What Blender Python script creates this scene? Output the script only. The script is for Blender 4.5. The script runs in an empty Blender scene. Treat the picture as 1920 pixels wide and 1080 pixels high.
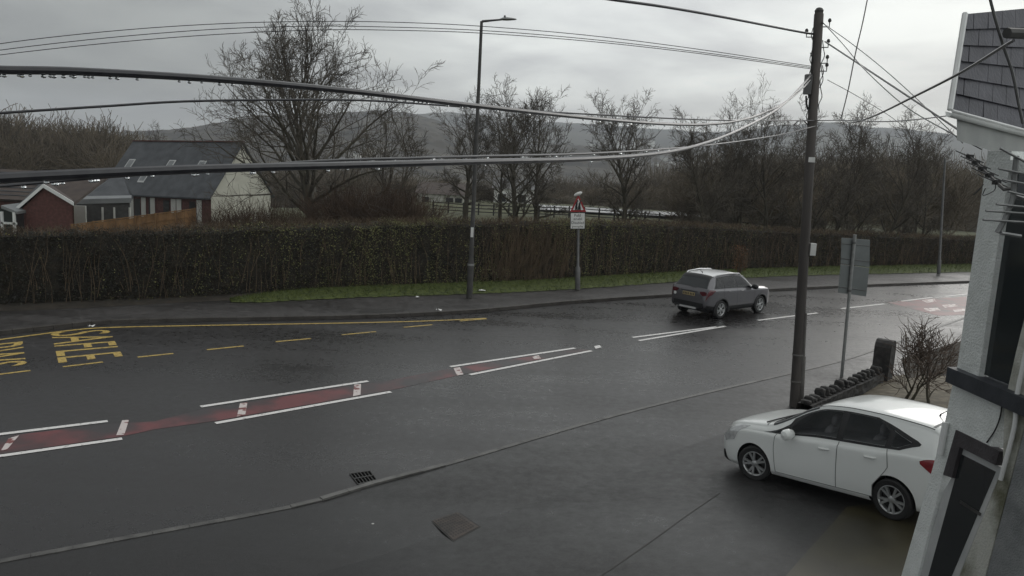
import bpy, bmesh, math, random
import numpy as np
from mathutils import Matrix, Vector
rnd = random.Random(7)
SC = bpy.context.scene
COL = SC.collection
# ------------------------------------------------------------------ camera model (used to survey ground points too)
FPX, HC = 1500.0, 5.3
PIT = math.atan(240 / FPX); ROL = math.radians(2.9)
FW = np.array([0, math.cos(PIT), -math.sin(PIT)]); R0 = np.array([1., 0, 0]); U0 = np.array([0, math.sin(PIT), math.cos(PIT)])
RX = math.cos(ROL) * R0 + math.sin(ROL) * U0; UX = -math.sin(ROL) * R0 + math.cos(ROL) * U0
CAM = np.array([0, 0, HC])
def ray(x, y): return FW + RX * (x - 960) / FPX - UX * (y - 540) / FPX
def at(x, y, z=0.0):
    d = ray(x, y); return CAM + (z - HC) / d[2] * d
def atY(x, y, Y):
    d = ray(x, y); return CAM + d * (Y / d[1])
def atP(x, y, p0, n):
    d = ray(x, y); return CAM + d * (np.dot(np.asarray(p0) - CAM, n) / np.dot(d, n))
KA = np.array([-0.966, 13.365]); KT = np.array([.74807, .66362]); KN = np.array([.66362, -.74807])
def zf(x, y):
    d = (np.asarray(x) - KA[0]) * KN[0] + (np.asarray(y) - KA[1]) * KN[1]
    return 0.12 * np.maximum(0, d - 2.0)
def gp(x, y, dz=0.0):
    z = 0.0
    for _ in range(12):
        p = at(x, y, z + dz); z = float(zf(p[0], p[1]))
    return at(x, y, z + dz)
def ss(a, b, x):
    t = np.clip((np.asarray(x, float) - a) / (b - a), 0, 1); return t * t * (3 - 2 * t)

# ------------------------------------------------------------------ materials
def new_mat(name):
    m = bpy.data.materials.new(name); m.use_nodes = True
    nt = m.node_tree; b = nt.nodes['Principled BSDF']
    return m, nt, b
def mat(name, c1, c2=None, scale=3.0, rough=.6, metal=0, bump=0, bscale=None, rough2=None, detail=5, stretch=None, spec=.5, coat=0, mid=(.35, .65), c3=None, coord='Object', emit=None, trans=0):
    m, nt, b = new_mat(name); N = nt.nodes; L = nt.links
    b.inputs['Roughness'].default_value = rough; b.inputs['Metallic'].default_value = metal
    b.inputs['Specular IOR Level'].default_value = spec; b.inputs['Coat Weight'].default_value = coat
    b.inputs['Coat Roughness'].default_value = .08
    if trans: b.inputs['Transmission Weight'].default_value = trans
    b.inputs['Base Color'].default_value = (*c1, 1)
    tc = N.new('ShaderNodeTexCoord'); src = tc.outputs[coord]
    if stretch:
        mp = N.new('ShaderNodeMapping'); mp.inputs['Scale'].default_value = stretch; L.new(src, mp.inputs[0]); src = mp.outputs[0]
    if c2 is not None:
        nz = N.new('ShaderNodeTexNoise'); nz.inputs['Scale'].default_value = scale; nz.inputs['Detail'].default_value = detail
        L.new(src, nz.inputs['Vector'])
        cr = N.new('ShaderNodeValToRGB'); e = cr.color_ramp.elements
        e[0].position, e[1].position = mid; e[0].color = (*c1, 1); e[1].color = (*c2, 1)
        if c3 is not None:
            k = e.new((mid[0] + mid[1]) / 2); k.color = (*c3, 1)
        L.new(nz.outputs['Fac'], cr.inputs[0]); L.new(cr.outputs[0], b.inputs['Base Color'])
        if rough2 is not None:
            mr = N.new('ShaderNodeMapRange'); mr.inputs['From Min'].default_value = .35; mr.inputs['From Max'].default_value = .65
            mr.inputs['To Min'].default_value = rough; mr.inputs['To Max'].default_value = rough2
            L.new(nz.outputs['Fac'], mr.inputs[0]); L.new(mr.outputs[0], b.inputs['Roughness'])
    if bump:
        n2 = N.new('ShaderNodeTexNoise'); n2.inputs['Scale'].default_value = bscale or scale * 8; n2.inputs['Detail'].default_value = 3
        L.new(src, n2.inputs['Vector'])
        bp = N.new('ShaderNodeBump'); bp.inputs['Strength'].default_value = bump; bp.inputs['Distance'].default_value = .02
        L.new(n2.outputs['Fac'], bp.inputs['Height']); L.new(bp.outputs[0], b.inputs['Normal'])
    if emit: b.inputs['Emission Color'].default_value = (*emit, 1); b.inputs['Emission Strength'].default_value = 1
    return m
def wet_tarmac(name, ca, cb, ra, rb, ps=.16, gs=60.0):
    """tarmac: big damp patches, tyre-polished streaks, fine chippings"""
    m, nt, b = new_mat(name); N = nt.nodes; L = nt.links
    tc = N.new('ShaderNodeTexCoord'); ob = tc.outputs['Object']
    rot = N.new('ShaderNodeMapping'); rot.inputs['Rotation'].default_value = (0, 0, -math.atan2(KT[1], KT[0])); rot.inputs['Scale'].default_value = (.12, 1.1, 1)
    L.new(ob, rot.inputs[0])
    n1 = N.new('ShaderNodeTexNoise'); n1.inputs['Scale'].default_value = ps; n1.inputs['Detail'].default_value = 6; n1.inputs['Roughness'].default_value = .6; L.new(ob, n1.inputs[0])
    n2 = N.new('ShaderNodeTexNoise'); n2.inputs['Scale'].default_value = .55; n2.inputs['Detail'].default_value = 4; L.new(rot.outputs[0], n2.inputs[0])
    n3 = N.new('ShaderNodeTexNoise'); n3.inputs['Scale'].default_value = gs; n3.inputs['Detail'].default_value = 2; L.new(ob, n3.inputs[0])
    ad = N.new('ShaderNodeMath'); ad.operation = 'ADD'; L.new(n1.outputs[0], ad.inputs[0]); L.new(n2.outputs[0], ad.inputs[1])
    hf = N.new('ShaderNodeMath'); hf.operation = 'MULTIPLY'; hf.inputs[1].default_value = .5; L.new(ad.outputs[0], hf.inputs[0])
    mr = N.new('ShaderNodeMapRange'); mr.inputs['From Min'].default_value = .38; mr.inputs['From Max'].default_value = .62
    mr.inputs['To Min'].default_value = ra; mr.inputs['To Max'].default_value = rb; L.new(hf.outputs[0], mr.inputs[0]); L.new(mr.outputs[0], b.inputs['Roughness'])
    cr = N.new('ShaderNodeValToRGB'); e = cr.color_ramp.elements; e[0].position, e[1].position = .36, .64; e[0].color = (*ca, 1); e[1].color = (*cb, 1)
    L.new(hf.outputs[0], cr.inputs[0])
    g = N.new('ShaderNodeMapRange'); g.inputs['From Min'].default_value = .3; g.inputs['From Max'].default_value = .7; g.inputs['To Min'].default_value = .55; g.inputs['To Max'].default_value = 1.5; L.new(n3.outputs[0], g.inputs[0])
    n4 = N.new('ShaderNodeTexNoise'); n4.inputs['Scale'].default_value = 5.5; n4.inputs['Detail'].default_value = 9; n4.inputs['Roughness'].default_value = .7; L.new(ob, n4.inputs[0])
    g4 = N.new('ShaderNodeMapRange'); g4.inputs['From Min'].default_value = .32; g4.inputs['From Max'].default_value = .68; g4.inputs['To Min'].default_value = .6; g4.inputs['To Max'].default_value = 1.45; L.new(n4.outputs[0], g4.inputs[0])
    vo = N.new('ShaderNodeTexVoronoi'); vo.inputs['Scale'].default_value = 14; L.new(ob, vo.inputs[0])
    vs = N.new('ShaderNodeMapRange'); vs.inputs['From Min'].default_value = .03; vs.inputs['From Max'].default_value = .10; vs.inputs['To Min'].default_value = 2.6; vs.inputs['To Max'].default_value = 1.0; L.new(vo.outputs[0], vs.inputs[0])
    gm = N.new('ShaderNodeMath'); gm.operation = 'MULTIPLY'; L.new(g.outputs[0], gm.inputs[0]); L.new(g4.outputs[0], gm.inputs[1])
    gv = N.new('ShaderNodeMath'); gv.operation = 'MULTIPLY'; L.new(gm.outputs[0], gv.inputs[0]); L.new(vs.outputs[0], gv.inputs[1]); g = gv
    rr = N.new('ShaderNodeMath'); rr.operation = 'MULTIPLY'; L.new(mr.outputs[0], rr.inputs[0])
    g5 = N.new('ShaderNodeMapRange'); g5.inputs['From Min'].default_value = .32; g5.inputs['From Max'].default_value = .68; g5.inputs['To Min'].default_value = .72; g5.inputs['To Max'].default_value = 1.3; L.new(n4.outputs[0], g5.inputs[0]); L.new(g5.outputs[0], rr.inputs[1]); L.new(rr.outputs[0], b.inputs['Roughness'])
    mx = N.new('ShaderNodeMix'); mx.data_type = 'RGBA'; mx.blend_type = 'MULTIPLY'; mx.inputs[0].default_value = 1
    L.new(cr.outputs[0], mx.inputs[6]); L.new(g.outputs[0], mx.inputs[7]); L.new(mx.outputs[2], b.inputs['Base Color'])
    v2 = N.new('ShaderNodeTexVoronoi'); v2.inputs['Scale'].default_value = .85; L.new(ob, v2.inputs[0])
    vg = N.new('ShaderNodeMapRange'); vg.inputs['From Min'].default_value = .014; vg.inputs['From Max'].default_value = .02; vg.inputs['To Min'].default_value = 1; vg.inputs['To Max'].default_value = 0; L.new(v2.outputs[0], vg.inputs[0])
    wn = N.new('ShaderNodeTexNoise'); wn.inputs['Scale'].default_value = 3.1; L.new(ob, wn.inputs[0]); wg = N.new('ShaderNodeMath'); wg.operation = 'GREATER_THAN'; wg.inputs[1].default_value = .5; L.new(wn.outputs[0], wg.inputs[0])
    vm = N.new('ShaderNodeMath'); vm.operation = 'MULTIPLY'; L.new(vg.outputs[0], vm.inputs[0]); L.new(wg.outputs[0], vm.inputs[1])
    ms = N.new('ShaderNodeMix'); ms.data_type = 'RGBA'; L.new(vm.outputs[0], ms.inputs[0]); L.new(mx.outputs[2], ms.inputs[6]); ms.inputs[7].default_value = (.45, .45, .43, 1); L.new(ms.outputs[2], b.inputs['Base Color'])
    bp = N.new('ShaderNodeBump'); bp.inputs['Strength'].default_value = .45; bp.inputs['Distance'].default_value = .004; L.new(n3.outputs[0], bp.inputs['Height']); L.new(bp.outputs[0], b.inputs['Normal'])
    b.inputs['Specular IOR Level'].default_value = .42
    return m
def worn(name, paint, under, scale=9, lo=.42, hi=.5):
    return mat(name, under, paint, scale, rough=.45, detail=8, mid=(lo, hi))
M = {}
M['road'] = wet_tarmac('road', (.019, .0178, .0178), (.032, .030, .030), .22, .42)
M['pave'] = wet_tarmac('pave', (.032, .030, .029), (.052, .048, .046), .35, .6, .35, 45)
M['fore'] = wet_tarmac('fore', (.012, .0115, .0115), (.023, .0222, .022), .27, .5, .3)
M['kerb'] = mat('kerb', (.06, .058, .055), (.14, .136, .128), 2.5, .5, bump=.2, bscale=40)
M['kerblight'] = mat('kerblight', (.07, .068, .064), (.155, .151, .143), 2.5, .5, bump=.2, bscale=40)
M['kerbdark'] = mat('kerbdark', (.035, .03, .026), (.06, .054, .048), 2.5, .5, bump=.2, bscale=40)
M['white'] = worn('white', (.76, .74, .72), (.26, .25, .24), 11, .30, .42)
M['whiteworn'] = worn('whiteworn', (.62, .55, .53), (.2, .06, .055), 5, .43, .47)
M['yellow'] = worn('yellow', (.52, .37, .10), (.26, .175, .055), 10, .35, .5)
M['red'] = mat('red', (.038, .032, .033), (.155, .040, .042), .8, .40, detail=10, mid=(.40, .60), c3=(.072, .032, .033))
M['redfar'] = mat('redfar', (.05, .04, .04), (.17, .05, .05), 1.3, .45, detail=9, mid=(.34, .55))
M['brownpatch'] = mat('brownpatch', (.026, .0225, .012), (.050, .043, .022), 1.2, .4, bump=.1, bscale=60, detail=7)
M['grass'] = mat('grass', (.034, .048, .009), (.085, .105, .02), 5, .8, bump=.6, bscale=60, c3=(.062, .082, .014), detail=8)
M['field'] = mat('field', (.05, .052, .022), (.085, .09, .036), .15, .9, bump=.5, bscale=5, detail=8)
M['earth'] = mat('earth', (.022, .018, .013), (.045, .036, .026), 2, .9, bump=.5, bscale=20)
M['gravel'] = mat('gravel', (.10, .085, .06), (.20, .17, .125), 6, .8, bump=.6, bscale=50, c3=(.14, .12, .085))
M['hill'] = mat('hill', (.012, .0115, .009), (.075, .066, .045), .035, .95, detail=10, mid=(.36, .66), c3=(.045, .038, .026), bump=1, bscale=.12)
M['hill2'] = mat('hill2', (.035, .036, .03), (.09, .085, .06), .004, .95, detail=10, mid=(.36, .66))
M['bark'] = mat('bark', (.042, .036, .026), (.085, .075, .052), 5, .85, bump=.5, bscale=25, stretch=(1, 1, .25))
M['twig'] = mat('twig', (.062, .053, .042), (.11, .094, .074), .8, .85)
M['shrubtwig'] = mat('shrubtwig', (.085, .062, .048), (.15, .11, .085), .8, .85)
M['twig2'] = mat('twig2', (.045, .038, .028), (.075, .064, .045), .8, .9)
M['wood_mass'] = mat('wood_mass', (.075, .060, .044), (.17, .14, .10), .06, .95, detail=8)
M['ivy'] = mat('ivy', (.028, .036, .012), (.052, .058, .02), 2, .6)
M['thicket'] = mat('thicket', (.045, .026, .016), (.08, .05, .03), 1.2, .9)
def hedge_mat():
    m, nt, b = new_mat('hedge_leaf'); N = nt.nodes; L = nt.links
    tc = N.new('ShaderNodeTexCoord'); ob = tc.outputs['Object']
    n1 = N.new('ShaderNodeTexNoise'); n1.inputs['Scale'].default_value = .45; n1.inputs['Detail'].default_value = 5; L.new(ob, n1.inputs[0])
    n2 = N.new('ShaderNodeTexNoise'); n2.inputs['Scale'].default_value = 9; n2.inputs['Detail'].default_value = 2; L.new(ob, n2.inputs[0])
    cr = N.new('ShaderNodeValToRGB'); e = cr.color_ramp.elements
    e[0].position = .36; e[0].color = (.020, .023, .011, 1); e[1].position = .66; e[1].color = (.085, .058, .035, 1)
    k = e.new(.46); k.color = (.048, .052, .022, 1); k = e.new(.53); k.color = (.085, .09, .032, 1); k = e.new(.58); k.color = (.05, .04, .025, 1)
    L.new(n1.outputs[0], cr.inputs[0])
    g = N.new('ShaderNodeMapRange'); g.inputs['From Min'].default_value = .3; g.inputs['From Max'].default_value = .7; g.inputs['To Min'].default_value = .4; g.inputs['To Max'].default_value = 1.9; L.new(n2.outputs[0], g.inputs[0])
    mx = N.new('ShaderNodeMix'); mx.data_type = 'RGBA'; mx.blend_type = 'MULTIPLY'; mx.inputs[0].default_value = 1
    L.new(cr.outputs[0], mx.inputs[6]); L.new(g.outputs[0], mx.inputs[7]); L.new(mx.outputs[2], b.inputs['Base Color'])
    b.inputs['Roughness'].default_value = .65
    return m
M['hedge'] = hedge_mat()
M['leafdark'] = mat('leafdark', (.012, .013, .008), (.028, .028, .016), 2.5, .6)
M['leafolive'] = mat('leafolive', (.10, .105, .036), (.21, .21, .075), 2.5, .6)
M['leafbrown'] = mat('leafbrown', (.042, .030, .020), (.085, .060, .038), 2.5, .75)
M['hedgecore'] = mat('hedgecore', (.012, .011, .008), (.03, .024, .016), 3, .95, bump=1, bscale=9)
M['hedgestem'] = mat('hedgestem', (.07, .050, .032), (.14, .10, .062), 2, .85)
M['pole'] = mat('pole', (.045, .040, .037), (.095, .084, .077), 3, .75, bump=.4, bscale=30, stretch=(1, 1, .06))
M['polebase'] = mat('polebase', (.10, .095, .088), (.16, .15, .14), 3, .7)
M['steel'] = mat('steel', (.09, .09, .09), (.13, .13, .128), 6, .5, metal=.3)
M['galv'] = mat('galv', (.22, .225, .22), (.30, .305, .30), 8, .5, metal=.3)
M['signback'] = mat('signback', (.12, .132, .132), (.16, .175, .175), 2, .5, metal=.2)
M['postdark'] = mat('postdark', (.035, .034, .033), (.06, .058, .055), 4, .6)
M['signwhite'] = mat('signwhite', (.62, .62, .6), (.72, .72, .7), 3, .4)
M['signred'] = mat('signred', (.30, .016, .02), (.36, .02, .024), 4, .4)
M['black'] = mat('black', (.012, .012, .012), (.02, .02, .02), 6, .5)
M['rubber'] = mat('rubber', (.012, .012, .012), (.022, .022, .022), 20, .7)
M['cable'] = mat('cable', (.018, .018, .022), (.03, .03, .034), 20, .28)
M['plastic'] = mat('plastic', (.55, .55, .53), (.65, .65, .63), 4, .45)
M['stone'] = mat('stone', (.018, .017, .017), (.05, .046, .043), 7, .7, bump=.7, bscale=12, c3=(.03, .028, .027))
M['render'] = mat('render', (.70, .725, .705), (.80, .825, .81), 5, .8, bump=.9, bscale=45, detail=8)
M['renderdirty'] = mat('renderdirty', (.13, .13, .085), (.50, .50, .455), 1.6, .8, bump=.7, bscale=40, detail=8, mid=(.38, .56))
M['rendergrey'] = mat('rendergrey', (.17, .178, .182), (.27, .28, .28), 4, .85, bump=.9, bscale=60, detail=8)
M['upvc'] = mat('upvc', (.66, .67, .66), (.74, .75, .74), 2, .4)
M['frame'] = mat('frame', (.42, .43, .43), (.52, .525, .52), 3, .5)
M['fasciashade'] = mat('fasciashade', (.24, .25, .245), (.31, .32, .31), 2, .6)  # fascia with the eave's shade put into its colour
M['band'] = mat('band', (.042, .036, .040), (.065, .058, .062), 6, .6, bump=.3, bscale=40)
M['lead'] = mat('lead', (.03, .034, .042), (.05, .055, .065), 4, .55, bump=.2, bscale=20)
M['slate'] = mat('slate', (.030, .030, .042), (.058, .058, .075), 3, .5, bump=.3, bscale=25, detail=7)
M['slatefar'] = mat('slatefar', (.044, .048, .054), (.075, .08, .088), 1.2, .55, bump=.3, bscale=8)
M['tilebrown'] = mat('tilebrown', (.045, .032, .028), (.075, .055, .045), 1.5, .7, bump=.3, bscale=8)
M['greysheet'] = mat('greysheet', (.17, .18, .185), (.22, .23, .235), 1, .6)
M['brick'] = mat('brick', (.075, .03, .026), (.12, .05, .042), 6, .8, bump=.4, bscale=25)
M['cream'] = mat('cream', (.46, .45, .385), (.58, .57, .495), .8, .8, bump=.2, bscale=10)
M['wallwhite'] = mat('wallwhite', (.45, .45, .42), (.58, .58, .55), .6, .8)
M['farwhite'] = mat('farwhite', (.70, .70, .68), (.85, .85, .82), .2, .8)
M['fargrey'] = mat('fargrey', (.12, .12, .12), (.2, .2, .2), .3, .8)
M['timber'] = mat('timber', (.16, .085, .035), (.27, .15, .065), 3, .8, bump=.4, bscale=20, stretch=(1, 1, .2))
M['fencedark'] = mat('fencedark', (.012, .011, .01), (.025, .022, .02), 4, .8)
M['concrete'] = mat('concrete', (.26, .26, .26), (.42, .42, .42), .6, .4)
def glass(name, c, rough=.06):
    m, nt, b = new_mat(name); b.inputs['Base Color'].default_value = (*c, 1); b.inputs['Roughness'].default_value = rough; b.inputs['Specular IOR Level'].default_value = .6
    n = nt.nodes.new('ShaderNodeTexNoise'); n.inputs['Scale'].default_value = 2.5
    bp = nt.nodes.new('ShaderNodeBump'); bp.inputs['Strength'].default_value = .02; nt.links.new(n.outputs[0], bp.inputs['Height']); nt.links.new(bp.outputs[0], b.inputs['Normal'])
    return m
M['glass'] = glass('glass', (.026, .032, .034))
M['doorglass'] = glass('doorglass', (.024, .027, .028), .15)
def pane_glass(name, c, a):
    m = glass(name, c, .03); m.node_tree.nodes['Principled BSDF'].inputs['Alpha'].default_value = a; return m
M['tintglass'] = pane_glass('tintglass', (.02, .024, .026), .36); M['darkglass'] = pane_glass('darkglass', (.008, .008, .010), .75)
M['cabin'] = mat('cabin', (.09, .095, .10), (.15, .155, .16), 3, .8)
M['carglass'] = glass('carglass', (.022, .026, .029), .03)
M['carwhite'] = mat('carwhite', (.80, .82, .80), (.84, .86, .84), 1, .30, coat=.8, spec=.4)
M['cargrey'] = mat('cargrey', (.125, .122, .132), (.14, .137, .147), 30, .28, metal=.55, coat=.8)
M['carsilver'] = mat('carsilver', (.62, .62, .62), (.66, .66, .66), 3, .3, metal=.2, coat=.6)
M['trim'] = mat('trim', (.010, .010, .011), (.016, .016, .017), 10, .45)
M['seam'] = mat('seam', (.03, .03, .03), (.04, .04, .04), 10, .6)
M['seamlight'] = mat('seamlight', (.20, .205, .20), (.24, .245, .24), 10, .6)
M['alloy'] = mat('alloy', (.42, .43, .43), (.5, .51, .51), 6, .32, metal=.7)
M['redlamp'] = mat('redlamp', (.20, .012, .018), (.28, .018, .025), 9, .15, coat=.6)
M['darkred'] = mat('darkred', (.07, .008, .012), (.11, .012, .018), 9, .15, coat=.6)
M['lampglass'] = mat('lampglass', (.42, .43, .43), (.66, .67, .67), 14, .12, coat=1, metal=.3)
M['plateyellow'] = mat('plateyellow', (.42, .33, .17), (.48, .38, .2), 8, .5)
M['seat'] = mat('seat', (.16, .16, .17), (.24, .24, .25), 6, .8)
M['grate'] = mat('grate', (.003, .003, .003), (.005, .005, .005), 8, .95, spec=.05)
M['grateiron'] = mat('grateiron', (.05, .05, .048), (.075, .073, .07), 12, .5, metal=.4)
M['rust'] = mat('rust', (.034, .029, .026), (.070, .052, .043), 7, .6, bump=.4, bscale=50)
M['rustdark'] = mat('rustdark', (.014, .013, .012), (.028, .024, .021), 7, .6)
M['alu'] = mat('alu', (.16, .165, .165), (.24, .245, .245), 10, .45, metal=.5)
M['litter'] = mat('litter', (.6, .6, .58), (.75, .75, .73), 10, .6)
M['drop'] = mat('drop', (.9, .95, .95), rough=.02, trans=1.0)
M['brownleaf'] = mat('brownleaf', (.09, .04, .018), (.17, .08, .03), 5, .7)

# ------------------------------------------------------------------ mesh helpers
def root_loc(o):
    while o.parent is not None: o = o.parent
    return np.array(o.location) if o.type == 'EMPTY' or o.get('anchored') else np.zeros(3)
def raw_mesh(name, V, F, mats, mi=None, smooth=False):
    me = bpy.data.meshes.new(name)
    V = np.asarray(V, np.float32).reshape(-1, 3)
    if isinstance(F, np.ndarray):
        n, k = F.shape
        me.vertices.add(len(V)); me.vertices.foreach_set('co', V.ravel())
        me.loops.add(n * k); me.loops.foreach_set('vertex_index', F.astype(np.int32).ravel())
        me.polygons.add(n); me.polygons.foreach_set('loop_start', np.arange(0, n * k, k, dtype=np.int32))
        me.update(calc_edges=True)
    else:
        me.from_pydata(V.tolist(), [], F); me.update()
    for m in (mats if isinstance(mats, (list, tuple)) else [mats]): me.materials.append(m)
    if mi is not None: me.polygons.foreach_set('material_index', np.asarray(mi, np.int32))
    if smooth:
        me.polygons.foreach_set('use_smooth', np.ones(len(me.polygons), bool))
        me.set_sharp_from_angle(angle=math.radians(38))
    return me
def link(name, me, parent=None):
    o = bpy.data.objects.new(name, me); COL.objects.link(o)
    if parent is not None: o.parent = parent
    return o
def tag(o, label=None, cat=None, group=None, kind=None):
    if label: o['label'] = label
    if cat: o['category'] = cat
    if group: o['group'] = group
    if kind: o['kind'] = kind
    return o
def thing(name, label, cat, loc, group=None):
    o = bpy.data.objects.new(name, None); COL.objects.link(o); o.location = [float(v) for v in loc]; o.empty_display_size = .2
    return tag(o, label, cat, group)
class MB:
    def __init__(s): s.v = []; s.f = []; s.m = []; s.cur = 0
    def add(s, V, F):
        b = len(s.v); s.v += [tuple(map(float, p)) for p in V]; s.f += [[b + i for i in f] for f in F]; s.m += [s.cur] * len(F); return s
    def poly(s, P): return s.add(P, [list(range(len(P)))])
    def prism(s, P, d):
        """polygon P (3-D points) pushed through vector d"""
        n = len(P); P = [np.asarray(p, float) for p in P]; Q = [p + np.asarray(d, float) for p in P]
        return s.add(P + Q, [list(range(n))[::-1], list(range(n, 2 * n))] + [[i, (i + 1) % n, n + (i + 1) % n, n + i] for i in range(n)])
    def box(s, c, size, ax=None):
        c = np.asarray(c, float); a = np.eye(3) if ax is None else np.asarray(ax, float); h = np.asarray(size, float) / 2
        V = [c + a[0] * h[0] * x + a[1] * h[1] * y + a[2] * h[2] * z for x in (-1, 1) for y in (-1, 1) for z in (-1, 1)]
        return s.add(V, [[0, 1, 3, 2], [4, 6, 7, 5], [0, 4, 5, 1], [2, 3, 7, 6], [0, 2, 6, 4], [1, 5, 7, 3]])
    def tube(s, P, r, n=8, cap=True):
        P = np.asarray(P, float); k = len(P); r = np.full(k, r, float) if np.isscalar(r) else np.asarray(r, float)
        T = np.gradient(P, axis=0); T /= np.linalg.norm(T, axis=1)[:, None] + 1e-12
        u = np.cross(T[0], [0, 0, 1.]);
        if np.linalg.norm(u) < .1: u = np.cross(T[0], [1., 0, 0])
        V = []
        for i in range(k):
            u = u - T[i] * np.dot(u, T[i]); u /= np.linalg.norm(u); w = np.cross(T[i], u)
            V += [P[i] + r[i] * (math.cos(a) * u + math.sin(a) * w) for a in np.arange(n) * 2 * math.pi / n]
        F = [[i * n + j, i * n + (j + 1) % n, (i + 1) * n + (j + 1) % n, (i + 1) * n + j] for i in range(k - 1) for j in range(n)]
        if cap: F += [list(range(n))[::-1], list(range((k - 1) * n, k * n))]
        return s.add(V, F)
    def lathe(s, prof, o=(0, 0, 0), ax=(0, 0, 1), n=24):
        ax = np.asarray(ax, float); ax /= np.linalg.norm(ax); u = np.cross(ax, [0, 0, 1.] if abs(ax[2]) < .9 else [1., 0, 0]); u /= np.linalg.norm(u); w = np.cross(ax, u)
        V = [np.asarray(o) + ax * h + r * (math.cos(a) * u + math.sin(a) * w) for (r, h) in prof for a in np.arange(n) * 2 * math.pi / n]
        F = [[i * n + j, i * n + (j + 1) % n, (i + 1) * n + (j + 1) % n, (i + 1) * n + j] for i in range(len(prof) - 1) for j in range(n)]
        return s.add(V, F)
    def grid(s, G):
        a, b = len(G), len(G[0])
        return s.add([p for r in G for p in r], [[i * b + j, i * b + j + 1, (i + 1) * b + j + 1, (i + 1) * b + j] for i in range(a - 1) for j in range(b - 1)])
    def build(s, name, mats, parent=None, smooth=False, local=False):
        V = np.asarray(s.v, float)
        if parent is not None and not local: V = V - root_loc(parent)
        mats = mats if isinstance(mats, list) else [mats]
        return link(name, raw_mesh(name, V, s.f, mats, s.m, smooth), parent)
def recalc(o):
    bm = bmesh.new(); bm.from_mesh(o.data); bmesh.ops.recalc_face_normals(bm, faces=bm.faces); bm.to_mesh(o.data); bm.free(); return o
def text_tris(s):
    c = bpy.data.curves.new('lettering', 'FONT'); c.body = s; c.resolution_u = 3; c.align_x = 'LEFT'
    o = bpy.data.objects.new('lettering', c); COL.objects.link(o)
    dg = bpy.context.evaluated_depsgraph_get(); me = bpy.data.meshes.new_from_object(o.evaluated_get(dg))
    V = np.array([v.co[:2] for v in me.vertices]); F = [list(p.vertices) for p in me.polygons]
    bpy.data.objects.remove(o); bpy.data.curves.remove(c); bpy.data.meshes.remove(me)
    lo, hi = V.min(0), V.max(0)
    return (V - lo) / (hi - lo), F, (hi - lo)
def cr_curve(P, n=8):
    P = np.asarray(P, float); Q = np.vstack([2 * P[0] - P[1], P, 2 * P[-1] - P[-2]]); out = []
    for i in range(1, len(Q) - 2):
        for t in np.arange(n) / n:
            a, b, c, d = Q[i - 1], Q[i], Q[i + 1], Q[i + 2]
            out.append(.5 * (2 * b + (c - a) * t + (2 * a - 5 * b + 4 * c - d) * t * t + (3 * b - 3 * c + d - a) * t ** 3))
    out.append(Q[-2]); return np.array(out)

# ------------------------------------------------------------------ the world: overcast sky + weak wide sun
def world():
    w = bpy.data.worlds.new("World"); SC.world = w; w.use_nodes = True; nt = w.node_tree; N = nt.nodes; L = nt.links
    bg = N['Background']; bg.inputs[1].default_value = .1
    sky = N.new('ShaderNodeTexSky'); sky.sky_type = 'NISHITA'; sky.sun_disc = False; sky.sun_elevation = math.radians(24); sky.sun_rotation = math.radians(35)
    tc = N.new('ShaderNodeTexCoord'); sep = N.new('ShaderNodeSeparateXYZ'); L.new(tc.outputs['Generated'], sep.inputs[0])
    za = N.new('ShaderNodeMath'); za.operation = 'ADD'; za.inputs[1].default_value = .16; L.new(sep.outputs[2], za.inputs[0])
    zm = N.new('ShaderNodeMath'); zm.operation = 'MAXIMUM'; zm.inputs[1].default_value = .05; L.new(za.outputs[0], zm.inputs[0])
    cmb = N.new('ShaderNodeCombineXYZ')
    for k in (0, 1):
        d = N.new('ShaderNodeMath'); d.operation = 'DIVIDE'; L.new(sep.outputs[k], d.inputs[0]); L.new(zm.outputs[0], d.inputs[1]); L.new(d.outputs[0], cmb.inputs[k])
    n1 = N.new('ShaderNodeTexNoise'); n1.inputs['Scale'].default_value = 1.15; n1.inputs['Detail'].default_value = 8; n1.inputs['Roughness'].default_value = .52; n1.inputs['Distortion'].default_value = .3; L.new(cmb.outputs[0], n1.inputs[0])
    cr = N.new('ShaderNodeValToRGB'); e = cr.color_ramp.elements
    e[0].position = .34; e[0].color = (.66, .675, .685, 1); e[1].position = .64; e[1].color = (1.10, 1.135, 1.10, 1)
    L.new(n1.outputs[0], cr.inputs[0])
    # brighter towards the right, where the sun sits behind the cloud
    ga = N.new('ShaderNodeMapRange'); ga.inputs['From Min'].default_value = -.46; ga.inputs['From Max'].default_value = .12; ga.inputs['To Min'].default_value = 3.9; ga.inputs['To Max'].default_value = 10.6; ga.interpolation_type = 'SMOOTHSTEP'; L.new(sep.outputs[0], ga.inputs[0])
    mu = N.new('ShaderNodeMix'); mu.data_type = 'RGBA'; mu.blend_type = 'MULTIPLY'; mu.inputs[0].default_value = 1; L.new(cr.outputs[0], mu.inputs[6]); L.new(ga.outputs[0], mu.inputs[7])
    mx = N.new('ShaderNodeMix'); mx.data_type = 'RGBA'; mx.inputs[0].default_value = .93; L.new(sky.outputs[0], mx.inputs[6]); L.new(mu.outputs[2], mx.inputs[7])
    L.new(mx.outputs[2], bg.inputs[0])
    s = bpy.data.lights.new('sun', 'SUN'); s.energy = .5; s.angle = math.radians(25); s.color = (1, .97, .93)
    o = bpy.data.objects.new('sun', s); COL.objects.link(o)
    el, azr = math.radians(24), math.radians(35)
    d = Vector((math.sin(azr) * math.cos(el), math.cos(azr) * math.cos(el), math.sin(el)))
    o.rotation_euler = (-d).to_track_quat('-Z', 'Y').to_euler()
world()
cd = bpy.data.cameras.new('camera'); co = bpy.data.objects.new('camera', cd); COL.objects.link(co); SC.camera = co
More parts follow.
